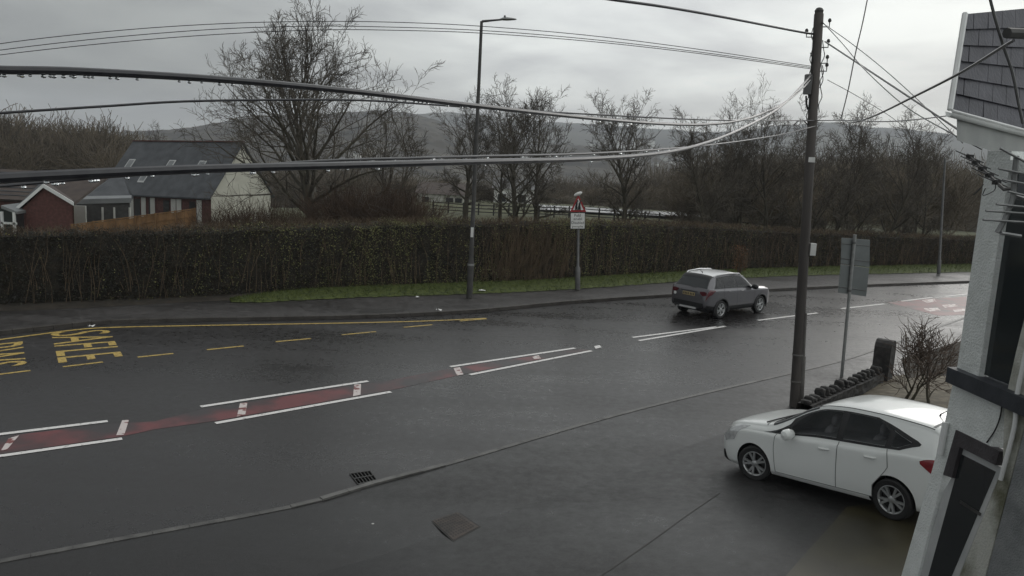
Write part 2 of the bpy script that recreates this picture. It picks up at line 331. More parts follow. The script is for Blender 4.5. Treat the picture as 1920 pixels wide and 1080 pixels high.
cd.sensor_width = 36; cd.lens = FPX * 36 / 1920; cd.clip_start = .1; cd.clip_end = 20000
mw = Matrix(((RX[0], UX[0], -FW[0], 0), (RX[1], UX[1], -FW[1], 0), (RX[2], UX[2], -FW[2], HC), (0, 0, 0, 1))); co.matrix_world = mw
SC.view_settings.view_transform = 'Standard'; SC.view_settings.look = 'None'; SC.view_settings.exposure = 0; SC.view_settings.gamma = 1
SC.cycles.max_bounces = 6; SC.cycles.volume_bounces = 0

# ------------------------------------------------------------------ terrain
def noise2(x, y, seed=0):
    r = np.random.RandomState(seed); out = np.zeros_like(np.asarray(x, float)); a = 1
    for k in range(5):
        th = r.rand(3) * 6.28; ph = r.rand(3) * 6.28; fq = 2.0 ** k
        for t, p_ in zip(th, ph): out = out + a / 3 * np.sin(fq * (x * math.cos(t) + y * math.sin(t)) + p_)
        a *= .55
    return out
def gz(x, y):
    x = np.asarray(x, float); y = np.asarray(y, float); R = np.hypot(x, y)
    z = zf(x, y) * ss(60, 30, R) - .06
    z = z - 2.2 * ss(-9, -26, x) * ss(34, 58, y)
    z = z - 24 * ss(92, 330, R) * ss(-20, 40, y)
    z = z + .12 * noise2(x * .2, y * .2, 3) * ss(38, 60, R)
    return z
def hill_profile(px, Rr):
    """ridge heights from surveyed skyline points"""
    az, h = [], []
    for x, y in px:
        d = ray(x, y); k = Rr / math.hypot(d[0], d[1]); az.append(math.atan2(d[0], d[1])); h.append(HC + d[2] * k)
    return np.array(az), np.array(h)
RID1 = hill_profile([(-600, 262), (-100, 262), (100, 256), (230, 248), (330, 242), (400, 232), (480, 224), (560, 218), (640, 215), (700, 213), (760, 216), (800, 226), (860, 246), (940, 262), (1050, 272), (1300, 288), (1600, 300), (2000, 310), (2600, 330)], 1200)
RID2 = hill_profile([(-600, 300), (500, 262), (700, 232), (790, 214), (840, 211), (880, 214), (960, 224), (1060, 232), (1150, 236), (1240, 243), (1330, 250), (1400, 246), (1440, 238), (1560, 229), (1640, 240), (1700, 243), (1780, 252), (1920, 275), (2600, 330)], 2600)
def hill_z(az, R):
    rz = np.interp(az, *RID1); t = np.clip((np.asarray(R, float) - 330) / 870, 0, 1)
    z = -24 + (rz + 24) * t ** .8
    z = z + noise2(R * .02, az * 14, 5) * 2.2 * t
    return np.where(np.asarray(R) > 1200, rz - (np.asarray(R) - 1200) * .12, z)
def polar(name, m, Rs, azs, zfun):
    A, Rr = np.meshgrid(azs, Rs); X = Rr * np.sin(A); Y = Rr * np.cos(A); Z = zfun(A, Rr, X, Y)
    V = np.stack([X, Y, Z], -1).reshape(-1, 3); a, b = A.shape
    i, j = np.meshgrid(np.arange(a - 1), np.arange(b - 1), indexing='ij'); i = i.ravel(); j = j.ravel()
    F = np.stack([i * b + j, i * b + j + 1, (i + 1) * b + j + 1, (i + 1) * b + j], 1)
    return tag(link(name, raw_mesh(name, V, F, m, None, True)), kind='structure')
D2 = math.pi / 180
polar('ground', M['field'], np.concatenate([[.05], np.geomspace(2, 440, 120)]), np.linspace(-180, 180, 241) * D2, lambda a, r, x, y: gz(x, y) )
polar('hillside', M['hill'], np.concatenate([np.linspace(345, 1200, 70), [1300, 1500]]), np.linspace(-80, 80, 400) * D2, lambda a, r, x, y: hill_z(a, r) - .5 + np.random.RandomState(1).rand(*a.shape) * np.where(r > 700, 5, 1) * (r < 1290))
polar('far_hill', M['hill2'], np.array([1500, 1800, 2100, 2300, 2450, 2600, 2750, 3000]), np.linspace(-80, 80, 300) * D2, lambda a, r, x, y: np.interp(a, *RID2) * np.clip(1 - np.abs(r - 2600) / 1400, 0, 1) ** .8 - (1 - np.clip(1 - np.abs(r - 2600) / 1100, 0, 1)) * 20 + np.random.RandomState(2).rand(*a.shape) * 4)

# ------------------------------------------------------------------ road, pavements, kerbs
def line_px(P, fn=gp, n=6): return cr_curve([fn(*p)[:2] for p in P], n)
def ext(L_, a=25, b=60):
    d0 = L_[0] - L_[1]; d0 /= np.linalg.norm(d0); d1 = L_[-1] - L_[-2]; d1 /= np.linalg.norm(d1)
    return np.vstack([L_[0] + d0 * a, L_, L_[-1] + d1 * b])
def resample(L_, n):
    s = np.concatenate([[0], np.cumsum(np.linalg.norm(np.diff(L_, axis=0), axis=1))]); t = np.linspace(0, s[-1], n)
    return np.stack([np.interp(t, s, L_[:, k]) for k in (0, 1)], 1)
kerb_far = ext(line_px([(0, 629), (100, 618), (200, 608.5), (350, 604), (640, 598.5), (800, 592), (912, 585), (1074, 569.5), (1260, 556.5), (1450, 546), (1640, 537), (1800, 531)]))
kerb_near = ext(line_px([(0, 1050), (280, 998), (560, 945), (700, 905), (840, 868), (1200, 765), (1560, 680), (1660, 647)]))
pav_edge = ext(line_px([(0, 590), (150, 584), (400, 570), (640, 561), (880, 553), (1083, 543), (1300, 528), (1500, 520), (1800, 513)]))
hedge_line = ext(line_px([(0, 580), (150, 574), (400, 562), (640, 549), (880, 539), (1083, 529), (1300, 516), (1500, 508), (1815, 501)]), 20, 6)
def strip(name, A, B, za, zb, m, n=160, across=6, jitter=0, kind='structure'):
    A = resample(A, n); B = resample(B, n); G = []
    for a, b in zip(A, B):
        row = []
        for t in np.linspace(0, 1, across):
            p = a + (b - a) * t; row.append((p[0], p[1], za + (zb - za) * t + float(zf(*p)) + (rnd.random() * jitter if 0 < t < 1 else 0)))
        G.append(row)
    o = MB().grid(G).build(name, m, smooth=True); recalc(o)
    return tag(o, kind=kind)
road = strip('road', kerb_near, kerb_far, 0, 0, M['road'], 200, 14)
def offset(L_, d):
    T = np.gradient(L_, axis=0); T /= np.linalg.norm(T, axis=1)[:, None]; return L_ + np.stack([-T[:, 1], T[:, 0]], 1) * d   # + = left
kf2 = offset(kerb_far, .15)
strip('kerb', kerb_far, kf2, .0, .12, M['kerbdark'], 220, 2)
o = MB()
K1 = resample(kerb_far, 260); K2 = offset(K1, .14)
for i in range(259):
    a, b, c, d = K1[i], K1[i + 1], K2[i + 1], K2[i]; g = (b - a) * .012
    o.prism([(*(a + g), .115), (*(b - g), .115), (*(c - g), .118), (*(d + g), .118)], (0, 0, -.11))
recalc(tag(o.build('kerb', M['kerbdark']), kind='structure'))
strip('pavement', offset(kerb_far, .145), pav_edge, .117, .10, M['pave'], 160, 5)
strip('verge', pav_edge, offset(pav_edge, 2.6), .104, .16, M['earth'], 160, 5)
# grassy verge from x~400 rightwards, ragged edge
gA = line_px([(430, 573), (500, 573), (640, 565), (880, 557), (1083, 547), (1300, 531), (1500, 521), (1800, 514), (1900, 512)])
gB = line_px([(430, 571), (500, 559), (640, 546), (880, 536), (1083, 525), (1300, 512), (1500, 504), (1800, 497), (1900, 495)])
A, B = resample(gA, 400), resample(gB, 400)
A = A + np.array([[rnd.gauss(0, .05), rnd.gauss(0, .05)] for _ in A])
strip('grass_verge', A, B, .125, .2, M['grass'], 400, 6, .04)
def grass_blades():
    r = np.random.RandomState(4); n = 26000; t = r.rand(n) * 399; i = t.astype(int); u = r.rand(n) ** .8
    i2 = np.minimum(i + 1, 399); fr = (t - i)[:, None]; a = A[i] * (1 - fr) + A[i2] * fr; b = B[i] * (1 - fr) + B[i2] * fr
    p = a + (b - a) * u[:, None]; h = .04 + .07 * r.rand(n) ** 2; an = r.rand(n) * 6.28; w = .012
    z = .125 + .08 * u
    base = np.column_stack([p, z]); dx = np.column_stack([np.cos(an) * w, np.sin(an) * w, np.zeros(n)]); lean = np.column_stack([r.randn(n) * .03, r.randn(n) * .03, h])
    V = np.stack([base - dx, base + dx, base + lean], 1).reshape(-1, 3)
    tag(link('grass', raw_mesh('grass', V, np.arange(3 * n).reshape(-1, 3), M['grass'])), kind='stuff')
grass_blades()
# near side: forecourt/pavement sheet rising gently to the houses
far_in = offset(kerb_near, -.105)
G = []
for p in resample(far_in, 200):
    row = []
    for d in list(np.linspace(0, 2, 4)) + list(np.linspace(2.5, 26, 30)):
        q = p + KN * d; row.append((q[0], q[1], .004 + float(zf(*q))))
    G.append(row)
tag(recalc(MB().grid(G).build('forecourt', M['fore'])), kind='structure')
o = MB(); K1 = resample(kerb_near, 230); K2 = offset(K1, -.105)
u0 = gp(545, 948)[:2]; u1 = gp(838, 870)[:2]; hk = MB()
for i in range(229):
    a, b, c, d = K1[i], K1[i + 1], K2[i + 1], K2[i]; g = (b - a) * .01; mid = (a + b) / 2
    raised = np.dot(mid - u0, KT) > 0 and np.dot(mid - u1, KT) < 0
    f_ = max(0, min(np.dot(mid - u0, KT), np.dot(u1 - mid, KT))); h = .014 + .022 * min(1, f_ / .6); g = g * .5
    (hk if raised else o).prism([(*(a + g), h), (*(b - g), h), (*(c - g), h), (*(d + g), h)], (0, 0, -h - .05))
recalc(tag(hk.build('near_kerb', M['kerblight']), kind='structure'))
recalc(tag(o.build('near_kerb', M['kerb']), kind='structure'))
# ------------------------------------------------------------------ painted markings = parts of the road
def flat(name, P, m, dz=.004, parent=road):
    return recalc(MB().poly([gp(x, y, dz) for x, y in P]).build(name, m, parent))
def bar(name, a, b, w, m, dz=.004, parent=road):
    pts = cr_curve([gp(*p)[:2] for p in ([a, b] if not isinstance(a, list) else a)], 10) if isinstance(a, list) else np.array([gp(*a)[:2], gp(*b)[:2]])
    T = np.gradient(pts, axis=0); T /= np.linalg.norm(T, axis=1)[:, None]; Nn = np.stack([-T[:, 1], T[:, 0]], 1) * w / 2
    return recalc(MB().grid([[(*(p - n), dz), (*(p + n), dz)] for p, n in zip(pts, Nn)]).build(name, m, parent))
for a, b in [((-60, 822), (202, 790)), ((376, 763), (690, 715)), ((844, 688), (1078, 653)), ((1186, 633), (1344, 613)),
             ((-60, 864), (229, 823)), ((404, 794), (733, 735)), ((881, 703), (1109, 658)), ((1198, 639), (1360, 612)),
             ((1421, 601), (1533, 587)), ((1577, 579), (1658, 570)), ((1690, 565), (1748, 558)), ((1772, 556), (1840, 549))]:
    bar('lane_line', a, b, .125, M['white'], .008)
flat('red_surfacing', [(-60, 826), (200, 795), (290, 790), (376, 768), (690, 718), (735, 712), (844, 691), (1082, 655), (1106, 656), (881, 699), (735, 731), (404, 789), (290, 805), (229, 818), (-60, 860)], M['red'])
flat('stud', [(1114, 649), (1124, 647), (1128, 651), (1117, 654)], M['white'], .010)
for P in [[(16, 822), (36, 816), (12, 844), (2, 844)], [(229, 788), (242, 787), (233, 815), (218, 816)],
          [(450, 756), (464, 754), (460, 777), (444, 781)], [(664, 721), (677, 720), (676, 740), (662, 743)],
          [(850, 690), (862, 688), (869, 702), (857, 704)], [(997, 668), (1010, 666), (1015, 673), (1003, 675)]]:
    flat('worn_bar', P, M['whiteworn'], .010)
bar('bus_bay_line', [(-60, 645), (0, 637), (60, 629), (130, 620), (200, 614.5), (350, 611), (640, 606), (800, 602), (912, 597)], None, .12, M['yellow'], .006)
for a, b in [((-40, 707), (57, 695)), ((118, 688), (193, 679)), ((258, 670), (325, 663)), ((388, 656), (457, 649)), ((517, 641), (583, 635)), ((641, 628), (705, 622)), ((757, 614), (811, 609)), ((862, 602), (912, 598))]:
    bar('bay_dash', a, b, .10, M['yellow'], .006)
def road_word(s, TL, TR, BR, BL, name, m):
    """letter tops on the right; reading from the far kerb to the near lane: TL/TR far end (feet, tops), BL/BR near end"""
    V, F, _ = text_tris(s); tl, tr, br, bl = [gp(*p)[:2] for p in (TL, TR, BR, BL)]
    P = [(*((tl * (1 - u) + bl * u) * (1 - v) + (tr * (1 - u) + br * u) * v), .006) for u, v in V]
    return recalc(MB().add(P, F).build(name, m, road))
road_word('SAFLE', (94, 624), (205, 618), (232, 668), (108, 681), 'road_lettering', M['yellow'])
road_word('BWS', (-95, 655), (44, 640), (51, 684), (-90, 700), 'road_lettering', M['yellow'])
flat('red_surfacing', [(1664, 567), (1742, 560), (1812, 556), (1812, 590), (1760, 592), (1722, 582)], M['redfar'])
for P in [[(1728, 563), (1752, 560), (1756, 565), (1738, 568)], [(1732, 578), (1758, 577), (1764, 582), (1745, 584), (1734, 581)], [(1766, 572), (1790, 570), (1796, 574), (1772, 577)], [(1786, 580), (1812, 578), (1812, 583), (1790, 585)]]:
    flat('worn_lettering', P, M['whiteworn'], .008)
# ------------------------------------------------------------------ forecourt details
tag(recalc(MB().grid([[gp(x + (x2 - x) * t, y + (y2 - y) * t, .009) for t in np.linspace(0, 1, 6)] for (x, y, x2, y2) in [(1588, 950, 1800, 925), (1560, 982, 1780, 985), (1512, 1035, 1760, 1045), (1460, 1095, 1720, 1105)]]).build('driveway_slab', M['brownpatch'])), kind='structure')
for P, w in [([(1350, 925), (1290, 966), (1215, 1020), (1135, 1075), (1090, 1105)], .02)]:
    pts = cr_curve([gp(*p)[:2] for p in P], 5); T = np.gradient(pts, axis=0); T /= np.linalg.norm(T, axis=1)[:, None]; Nn = np.stack([-T[:, 1], T[:, 0]], 1) * w / 2
    tag(recalc(MB().grid([[(*(p - n), .009 + float(zf(*p))), (*(p + n), .009 + float(zf(*p)))] for p, n in zip(pts, Nn)]).build('expansion_joint', M['rustdark'])), kind='structure')
tag(recalc(MB().poly([gp(x, y, .012) for x, y in [(1610, 735), (1665, 705), (1850, 690), (1850, 790), (1765, 830), (1640, 800)]]).build('gravel_bed', M['gravel'])), kind='structure')
tag(recalc(MB().poly([gp(x, y, .02) for x, y in [(1690, 672), (1800, 640), (1900, 690), (1800, 742), (1705, 722)]]).build('soil_bed', M['earth'])), kind='structure')
def drain():
    c = gp(681, 897); t = thing('drain_grate', 'black iron gully grate set in the road against the near kerb', 'drain', c)
    P = [gp(x, y, .0) - np.array([0, 0, 0]) for x, y in [(655, 889), (694, 884), (708, 902), (672, 911)]]
    MB().poly([p + [0, 0, .007] for p in P]).build('gully_opening', M['grate'], t)
    o = MB(); L_ = lambda u, v: P[0] * (1 - u) * (1 - v) + P[1] * u * (1 - v) + P[2] * u * v + P[3] * (1 - u) * v
    for k in range(7):
        u = k * .161; o.prism([L_(u, 0) + [0, 0, .02], L_(u + .034, 0) + [0, 0, .02], L_(u + .034, 1) + [0, 0, .02], L_(u, 1) + [0, 0, .02]], (0, 0, -.012))
    recalc(o.build('grate_bars', M['grateiron'], t))
    o = MB()
    for v in (0, .46, .94): o.prism([L_(0, v) + [0, 0, .023], L_(1, v) + [0, 0, .023], L_(1, v + .06) + [0, 0, .023], L_(0, v + .06) + [0, 0, .023]], (0, 0, -.014))
    recalc(o.build('grate_frame', M['grateiron'], t))
drain()
def manhole():
    c = gp(853, 985); t = thing('manhole_cover', 'rusty square manhole cover in the dark forecourt', 'manhole cover', c)
    P = [gp(x, y, .006) for x, y in [(806, 975), (858, 958), (902, 988), (850, 1016)]]
    MB().poly(P).build('cover_rim', M['rustdark'], t)
    L_ = lambda u, v: P[0] * (1 - u) * (1 - v) + P[1] * u * (1 - v) + P[2] * u * v + P[3] * (1 - u) * v
    MB().poly([L_(u, v) + [0, 0, .004] for u, v in [(.05, .05), (.95, .05), (.95, .95), (.05, .95)]]).build('cover_plate', M['rust'], t)
    o = MB()
    for i in range(9):
        for j in range(9):
            u, v = .1 + i * .09, .1 + j * .09; o.poly([L_(u + a * .05, v + b * .05) + [0, 0, .007] for a, b in ((0, 0), (1, 0), (1, 1), (0, 1))])
    o.build('tread_pattern', M['rustdark'], t)
manhole()
LIT = [((823, 582), 'small white scrap of litter on the far pavement edge below the street lamp', 10), ((783, 557), 'tiny white scrap of litter on the grass left of the street lamp', 7), ((904, 545), 'crumpled pale litter in the grass just right of the street lamp', 12), ((1037, 524), 'white scrap of litter at the hedge foot left of the warning sign', 9), ((171, 612), 'white block lying on the kerb at the end of the SAFLE lettering', 9)]
for (p, lab, w) in LIT:
    c = at(p[0], p[1], .16); s = w * np.linalg.norm(c - CAM) / FPX / 2
    o = MB(); r = random.Random(w)
    G = [[c + [s * (i - 1.5) / 1.5 + r.gauss(0, s * .1), s * .7 * (j - 1) + r.gauss(0, s * .1), abs(r.gauss(0, s * .35))] for j in range(3)] for i in range(4)]
    tag(o.grid(G).build('litter', M['litter']), lab, 'litter', 'bits of litter by the road')

# ------------------------------------------------------------------ trees (bare winter crowns)
def grow(seed, base, height, width, trunk_r, crown_lo=.3, limbs=12, kids=(8, 6, 4), up=.25, multi=1, fan=0.0, rmin=.010):
    r = np.random.RandomState(seed); base = np.asarray(base, float); T, C = [], []
    cz = base[2] + height * (crown_lo + 1) / 2; rz = height * (1 - crown_lo) / 2 * 1.04; rx = width / 2
    def reach(p, d):
        q = (p - np.array([base[0], base[1], cz])) / [rx, rx, rz]; e = d / [rx, rx, rz]
        a = e @ e; b = q @ e; c = q @ q - 1; disc = b * b - a * c
        if disc <= 0: return .25 * height
        return max(.06 * height, (-b + math.sqrt(disc)) / a)
    def run(p, d, L, r0, r1, n, wob, upw, out):
        P = [p]; d = d / np.linalg.norm(d)
        for k in range(n):
            d = d + r.randn(3) * wob + np.array([0, 0, upw]); d /= np.linalg.norm(d); P.append(P[-1] + d * L / n)
        P = np.array(P); R = np.linspace(r0, r1, n + 1)
        out.append((P, R)); return P, R
    def pt(P, t):
        x = t * (len(P) - 1); i = min(int(x), len(P) - 2); f = x - i
        return P[i] * (1 - f) + P[i + 1] * f, P[i + 1] - P[i]
    def side(d, ang):
        d = d / np.linalg.norm(d); a = r.randn(3); a -= d * (a @ d); a /= np.linalg.norm(a)
        return d * math.cos(ang) + a * math.sin(ang)
    trunks = []
    for k in range(multi):
        d = np.array([0, 0, 1.]) + (r.randn(3) * [.35, .35, 0] if multi > 1 else r.randn(3) * [.04, .04, 0])
        P, R = run(base + (r.randn(3) * [.25, .25, 0] if multi > 1 else 0), d, height * (.62 if multi == 1 else .55) * (1 if k == 0 else .75 + .25 * r.rand()), trunk_r * (1 if multi == 1 else .7), trunk_r * .12, 9, .06, .02, T)
        trunks.append((P, R))
    L1 = []
    for k in range(limbs):
        P, R = trunks[k % multi]; t = crown_lo * .8 + (.96 - crown_lo * .8) * ((k + r.rand()) / limbs) ** .9; t = min(t, .97)
        p, dd = pt(P, t); q_ = (k + .5) / limbs; an = math.radians((82 - 62 * q_ ** .85) * (1 - .45 * fan) + r.randn() * 6); az = k * 2.39996 + r.randn() * .35
        d = np.array([math.cos(az) * math.sin(an), math.sin(az) * math.sin(an), math.cos(an)]) + .25 * dd / np.linalg.norm(dd)
        L = reach(p, d / np.linalg.norm(d)) * (.66 + .2 * r.rand())
        L1.append(run(p, d, L, max(.014, trunk_r * .48 * (1 - .65 * t)), .012, 8, .10, up * .12, T if k < limbs * .6 else C))
    lev = L1; rr = .5
    for li, kc in enumerate(kids):
        nxt = []
        for (P, R) in lev:
            Lp = np.linalg.norm(P[-1] - P[0])
            for k in range(kc):
                t = .22 + .78 * (k + r.rand()) / kc; t = min(t, .99); p, dd = pt(P, t)
                d = side(dd, math.radians(42 + r.randn() * 13)); d = d + np.array([0, 0, .10])
                L = Lp * (.60 - .30 * t) * (.7 + .5 * r.rand()); L = max(L, .35)
                r0 = np.interp(t, np.linspace(0, 1, len(R)), R) * .62
                nxt.append(run(p, d, L, max(r0, rmin), rmin * .7, (5, 4, 3)[li], .16, up * .10, C))
        lev = nxt
    return T, C
def segs_mesh(B, n):
    V, F, b = [], [], 0; ang = np.arange(n) * 2 * math.pi / n
    for P, R in B:
        k = len(P); Tn = np.gradient(P, axis=0); Tn /= np.linalg.norm(Tn, axis=1)[:, None] + 1e-9
        ref = np.where(np.abs(Tn[:, 2:3]) < .9, [[0, 0, 1.]], [[1., 0, 0]]); u = np.cross(Tn, ref); u /= np.linalg.norm(u, axis=1)[:, None]; w = np.cross(Tn, u)
        V.append((P[:, None, :] + R[:, None, None] * (np.cos(ang)[None, :, None] * u[:, None, :] + np.sin(ang)[None, :, None] * w[:, None, :])).reshape(-1, 3))
        i, j = np.meshgrid(np.arange(k - 1), np.arange(n), indexing='ij'); i = i.ravel(); j = j.ravel()
        F.append(np.stack([i * n + j, i * n + (j + 1) % n, (i + 1) * n + (j + 1) % n, (i + 1) * n + j], 1) + b); b += k * n
    return np.concatenate(V), np.concatenate(F)
def tree(name, label, cat, seed, px, Y, top, width_px, zb=None, group='bare trees in the field', twig='twig', rscale=1.0, **kw):
    """px = pixel column of trunk foot, top = pixel row of the tip, at depth Y"""
    p = atY(px, 400, Y); z = float(gz(p[0], Y)) if zb is None else zb; zt = atY(px, top, Y)[2]; H = zt - z; W = width_px * Y / FPX
    t = thing(name, label, cat, (p[0], Y, z), group)
    T, C = grow(seed, (0, 0, 0), H, W, H * .022 * rscale, **kw)
    V, F = segs_mesh(T, 7); link('trunk', raw_mesh('trunk', V, F, M['bark'], None, True), t)
    V, F = segs_mesh(C, 3); link('crown', raw_mesh('crown', V, F, M[twig], None, True), t)
    return t
tree('bare_tree', 'largest bare tree, its wide crown rising above all the cables left of the street lamp', 'tree', 11, 588, 50, 26, 540, crown_lo=.08, limbs=32, kids=(9, 6, 4), up=.30, multi=1, rscale=1.2, fan=.0, rmin=.0125)
tree('bare_tree', 'shorter bare tree overlapping the right side of the largest tree', 'tree', 12, 742, 56, 140, 150, crown_lo=.12, limbs=15, kids=(7, 5, 4), up=.35, multi=2, fan=.2, rmin=.012)
tree('bare_tree', 'slim bare tree whose trunk stands just left of the street lamp', 'tree', 13, 872, 62, 172, 130, crown_lo=.3, limbs=18, kids=(8, 6, 4), up=.4, rscale=1.1)
tree('bare_tree', 'thin bare tree by the ranch fence right of the street lamp', 'tree', 14, 937, 66, 215, 70, crown_lo=.3, limbs=9, kids=(6, 5, 3), up=.4)
tree('bare_tree', 'rounded bare tree with low branches in the middle of the field', 'tree', 15, 969, 60, 140, 200, crown_lo=.1, limbs=22, kids=(8, 6, 3), up=.35, fan=.1, rmin=.0125)
tree('bare_tree', 'bare tree standing close right of the rounded field tree', 'tree', 16, 1006, 63, 160, 150, crown_lo=.15, limbs=17, kids=(8, 6, 3), up=.35, rmin=.0125)
tree('bare_tree', 'lone slender bare tree rising above the hedge right of the warning sign', 'tree', 17, 1168, 56, 148, 150, crown_lo=.14, limbs=24, kids=(8, 5, 3), up=.35, rmin=.012)
RT = [(1330, 215, 'leaning', 130), (1362, 228, '', 110), (1398, 205, '', 150), (1440, 214, '', 130), (1492, 222, '', 120)]
RL = ['bare tree at the left end of the row left of the telegraph pole', 'second bare tree from the left in the row left of the telegraph pole', 'tallest bare tree, middle of the row left of the telegraph pole', 'second bare tree from the right in the row left of the telegraph pole', 'bare tree just left of the telegraph pole, behind the hedge']
for k, (x, y, _, w) in enumerate(RT):
    tree('bare_tree', RL[k], 'tree', 30 + k, x, 50 + (k * 7) % 9, y - 34, w * 1.2, crown_lo=.1, limbs=16, kids=(8, 6, 4), up=.4, multi=1 + k % 3, fan=.3, rmin=.0095, group='bare trees behind the hedge on the right', rscale=.8)
RL2 = ['bare tree just right of the telegraph pole, behind the hedge', 'bare tree above the back of the grey road sign', 'bare tree right of the road sign back, behind the hedge', 'bare tree beside the plain grey post at the right end of the hedge']
for k, (x, y, w) in enumerate([(1563, 214, 130), (1610, 246, 120), (1668, 236, 130), (1735, 262, 110)]):
    tree('bare_tree', RL2[k], 'tree', 40 + k, x, 53 + k * 2, y - 30, w * 1.15, crown_lo=.08, limbs=15, kids=(8, 6, 4), up=.4, multi=1 + k % 2, fan=.25, rmin=.0095, group='bare trees behind the hedge on the right', rscale=.75)
LL = ['tall bare tree cut by the left edge of the view', 'bare bushy tree second from the left edge', 'rounded bare tree left of the slate-roofed house', 'ivy-topped bare tree left of the slate-roofed house', 'small bare tree behind the slate-roofed house']
for k, (x, y, w, Y) in enumerate([(8, 186, 110, 90), (84, 234, 110, 100), (142, 226, 90, 105), (192, 212, 100, 100), (322, 208, 60, 120)]):
    tree('bare_tree', LL[k], 'tree', 50 + k, x, Y, y, w, crown_lo=.15, limbs=14, kids=(8, 6, 4), up=.5, multi=1 + k % 2, fan=.2, group='bare trees behind the houses', twig='twig2')
# dense bare woodland filling the slope behind the field: reads as one mass
def woodland():
    prot = []
    for s in range(5):
        T, C = grow(80 + s, (0, 0, 0), 1.0, .75, .02, crown_lo=.05, limbs=13, kids=(7, 5), up=.6, multi=2, fan=.3)
        T = [(P, np.maximum(R, .004)) for P, R in T]; C = [(P, np.maximum(R * .25, .0035)) for P, R in C]
        prot.append(segs_mesh(T + C, 3))
    r = np.random.RandomState(9); VV, FF, b = [], [], 0
    def put(px, Y, top):
        nonlocal b
        p = atY(px, 400, Y); z = float(gz(p[0], Y)); H = atY(px, top, Y)[2] - z
        if H < 2: return
        V, F = prot[r.randint(5)]; a = r.rand() * 6.28; c, s = math.cos(a), math.sin(a)
        W = min(max(H, 5), 14); Q = V * [W, W, H]; Q = np.stack([Q[:, 0] * c - Q[:, 1] * s, Q[:, 0] * s + Q[:, 1] * c, Q[:, 2]], 1) + [p[0], Y, z]
        VV.append(Q); FF.append(F + b); b += len(V)
    for k in range(190):       # right and middle
        x = r.uniform(560, 1860); Y = r.uniform(98, 230); top = np.interp(x, [560, 760, 900, 1250, 1330, 1550, 1700, 1860], [340, 345, 352, 345, 322, 312, 318, 330]) + r.randn() * 9 + (230 - Y) * .08
        put(x, Y, top)
    for k in range(34):
        x = r.uniform(1260, 1800); Y = r.uniform(60, 90); put(x, Y, 336 + r.randn() * 14)
    for k in range(80):        # left
        x = r.uniform(-120, 245); Y = r.uniform(92, 150); put(x, Y, np.interp(x, [-120, 60, 215, 245], [252, 256, 268, 305]) + r.randn() * 10)
    for k in range(50):
        x = r.uniform(180, 760); Y = r.uniform(120, 260); put(x, Y, np.interp(x, [180, 420, 760], [312, 318, 335]) + r.randn() * 9)
    me = raw_mesh('woodland', np.concatenate(VV), np.concatenate(FF), M['wood_mass'], None, True)
    tag(link('woodland', me), 'dense bare winter woodland filling the slope beyond the field', 'woodland', kind='stuff')
woodland()
def thicket(name, label, seed, x0, x1, Y, top, base_z, m, n=900):
    r = np.random.RandomState(seed); B = []; c = atY((x0 + x1) / 2, 400, Y)
    for k in range(n):
        x = r.uniform(x0, x1); yy = Y + r.uniform(-1.5, 1.5); p = atY(x, 400, yy); tz = atY(x, top + abs(r.randn()) * 14 + 18 * abs((x - (x0 + x1) / 2) / (x1 - x0) * 2) ** 2, yy)[2]
        h = max(.4, (tz - base_z) * r.uniform(.45, 1)); P = [np.array([p[0], yy, base_z])]; d = np.array([r.randn() * .35, r.randn() * .35, 1.])
        for i in range(4): d = d + r.randn(3) * .22; P.append(P[-1] + d / np.linalg.norm(d) * h / 4)
        B.append((np.array(P), np.linspace(.016, .006, 5)))
        for q in range(3):
            e = d + r.randn(3) * .7; s = P[2 + r.randint(2)]; B.append((np.array([s, s + e / np.linalg.norm(e) * h * .25, s + (e + r.randn(3) * .3) / np.linalg.norm(e) * h * .42]), np.array([.010, .008, .005])))
    V, F = segs_mesh(B, 3); t = thing(name, label, 'thicket', (c[0], Y, base_z)); link('stems', raw_mesh('stems', V - [c[0], Y, base_z], F, m, None, True), t)
thicket('bramble_thicket', 'brown bare thicket at the foot of the largest tree', 5, 385, 570, 46, 366, -1.5, M['thicket'], 1700)
thicket('bramble_thicket', 'reddish brown thicket between the largest tree and the street lamp', 6, 600, 795, 48, 334, -.8, M['thicket'], 2300)

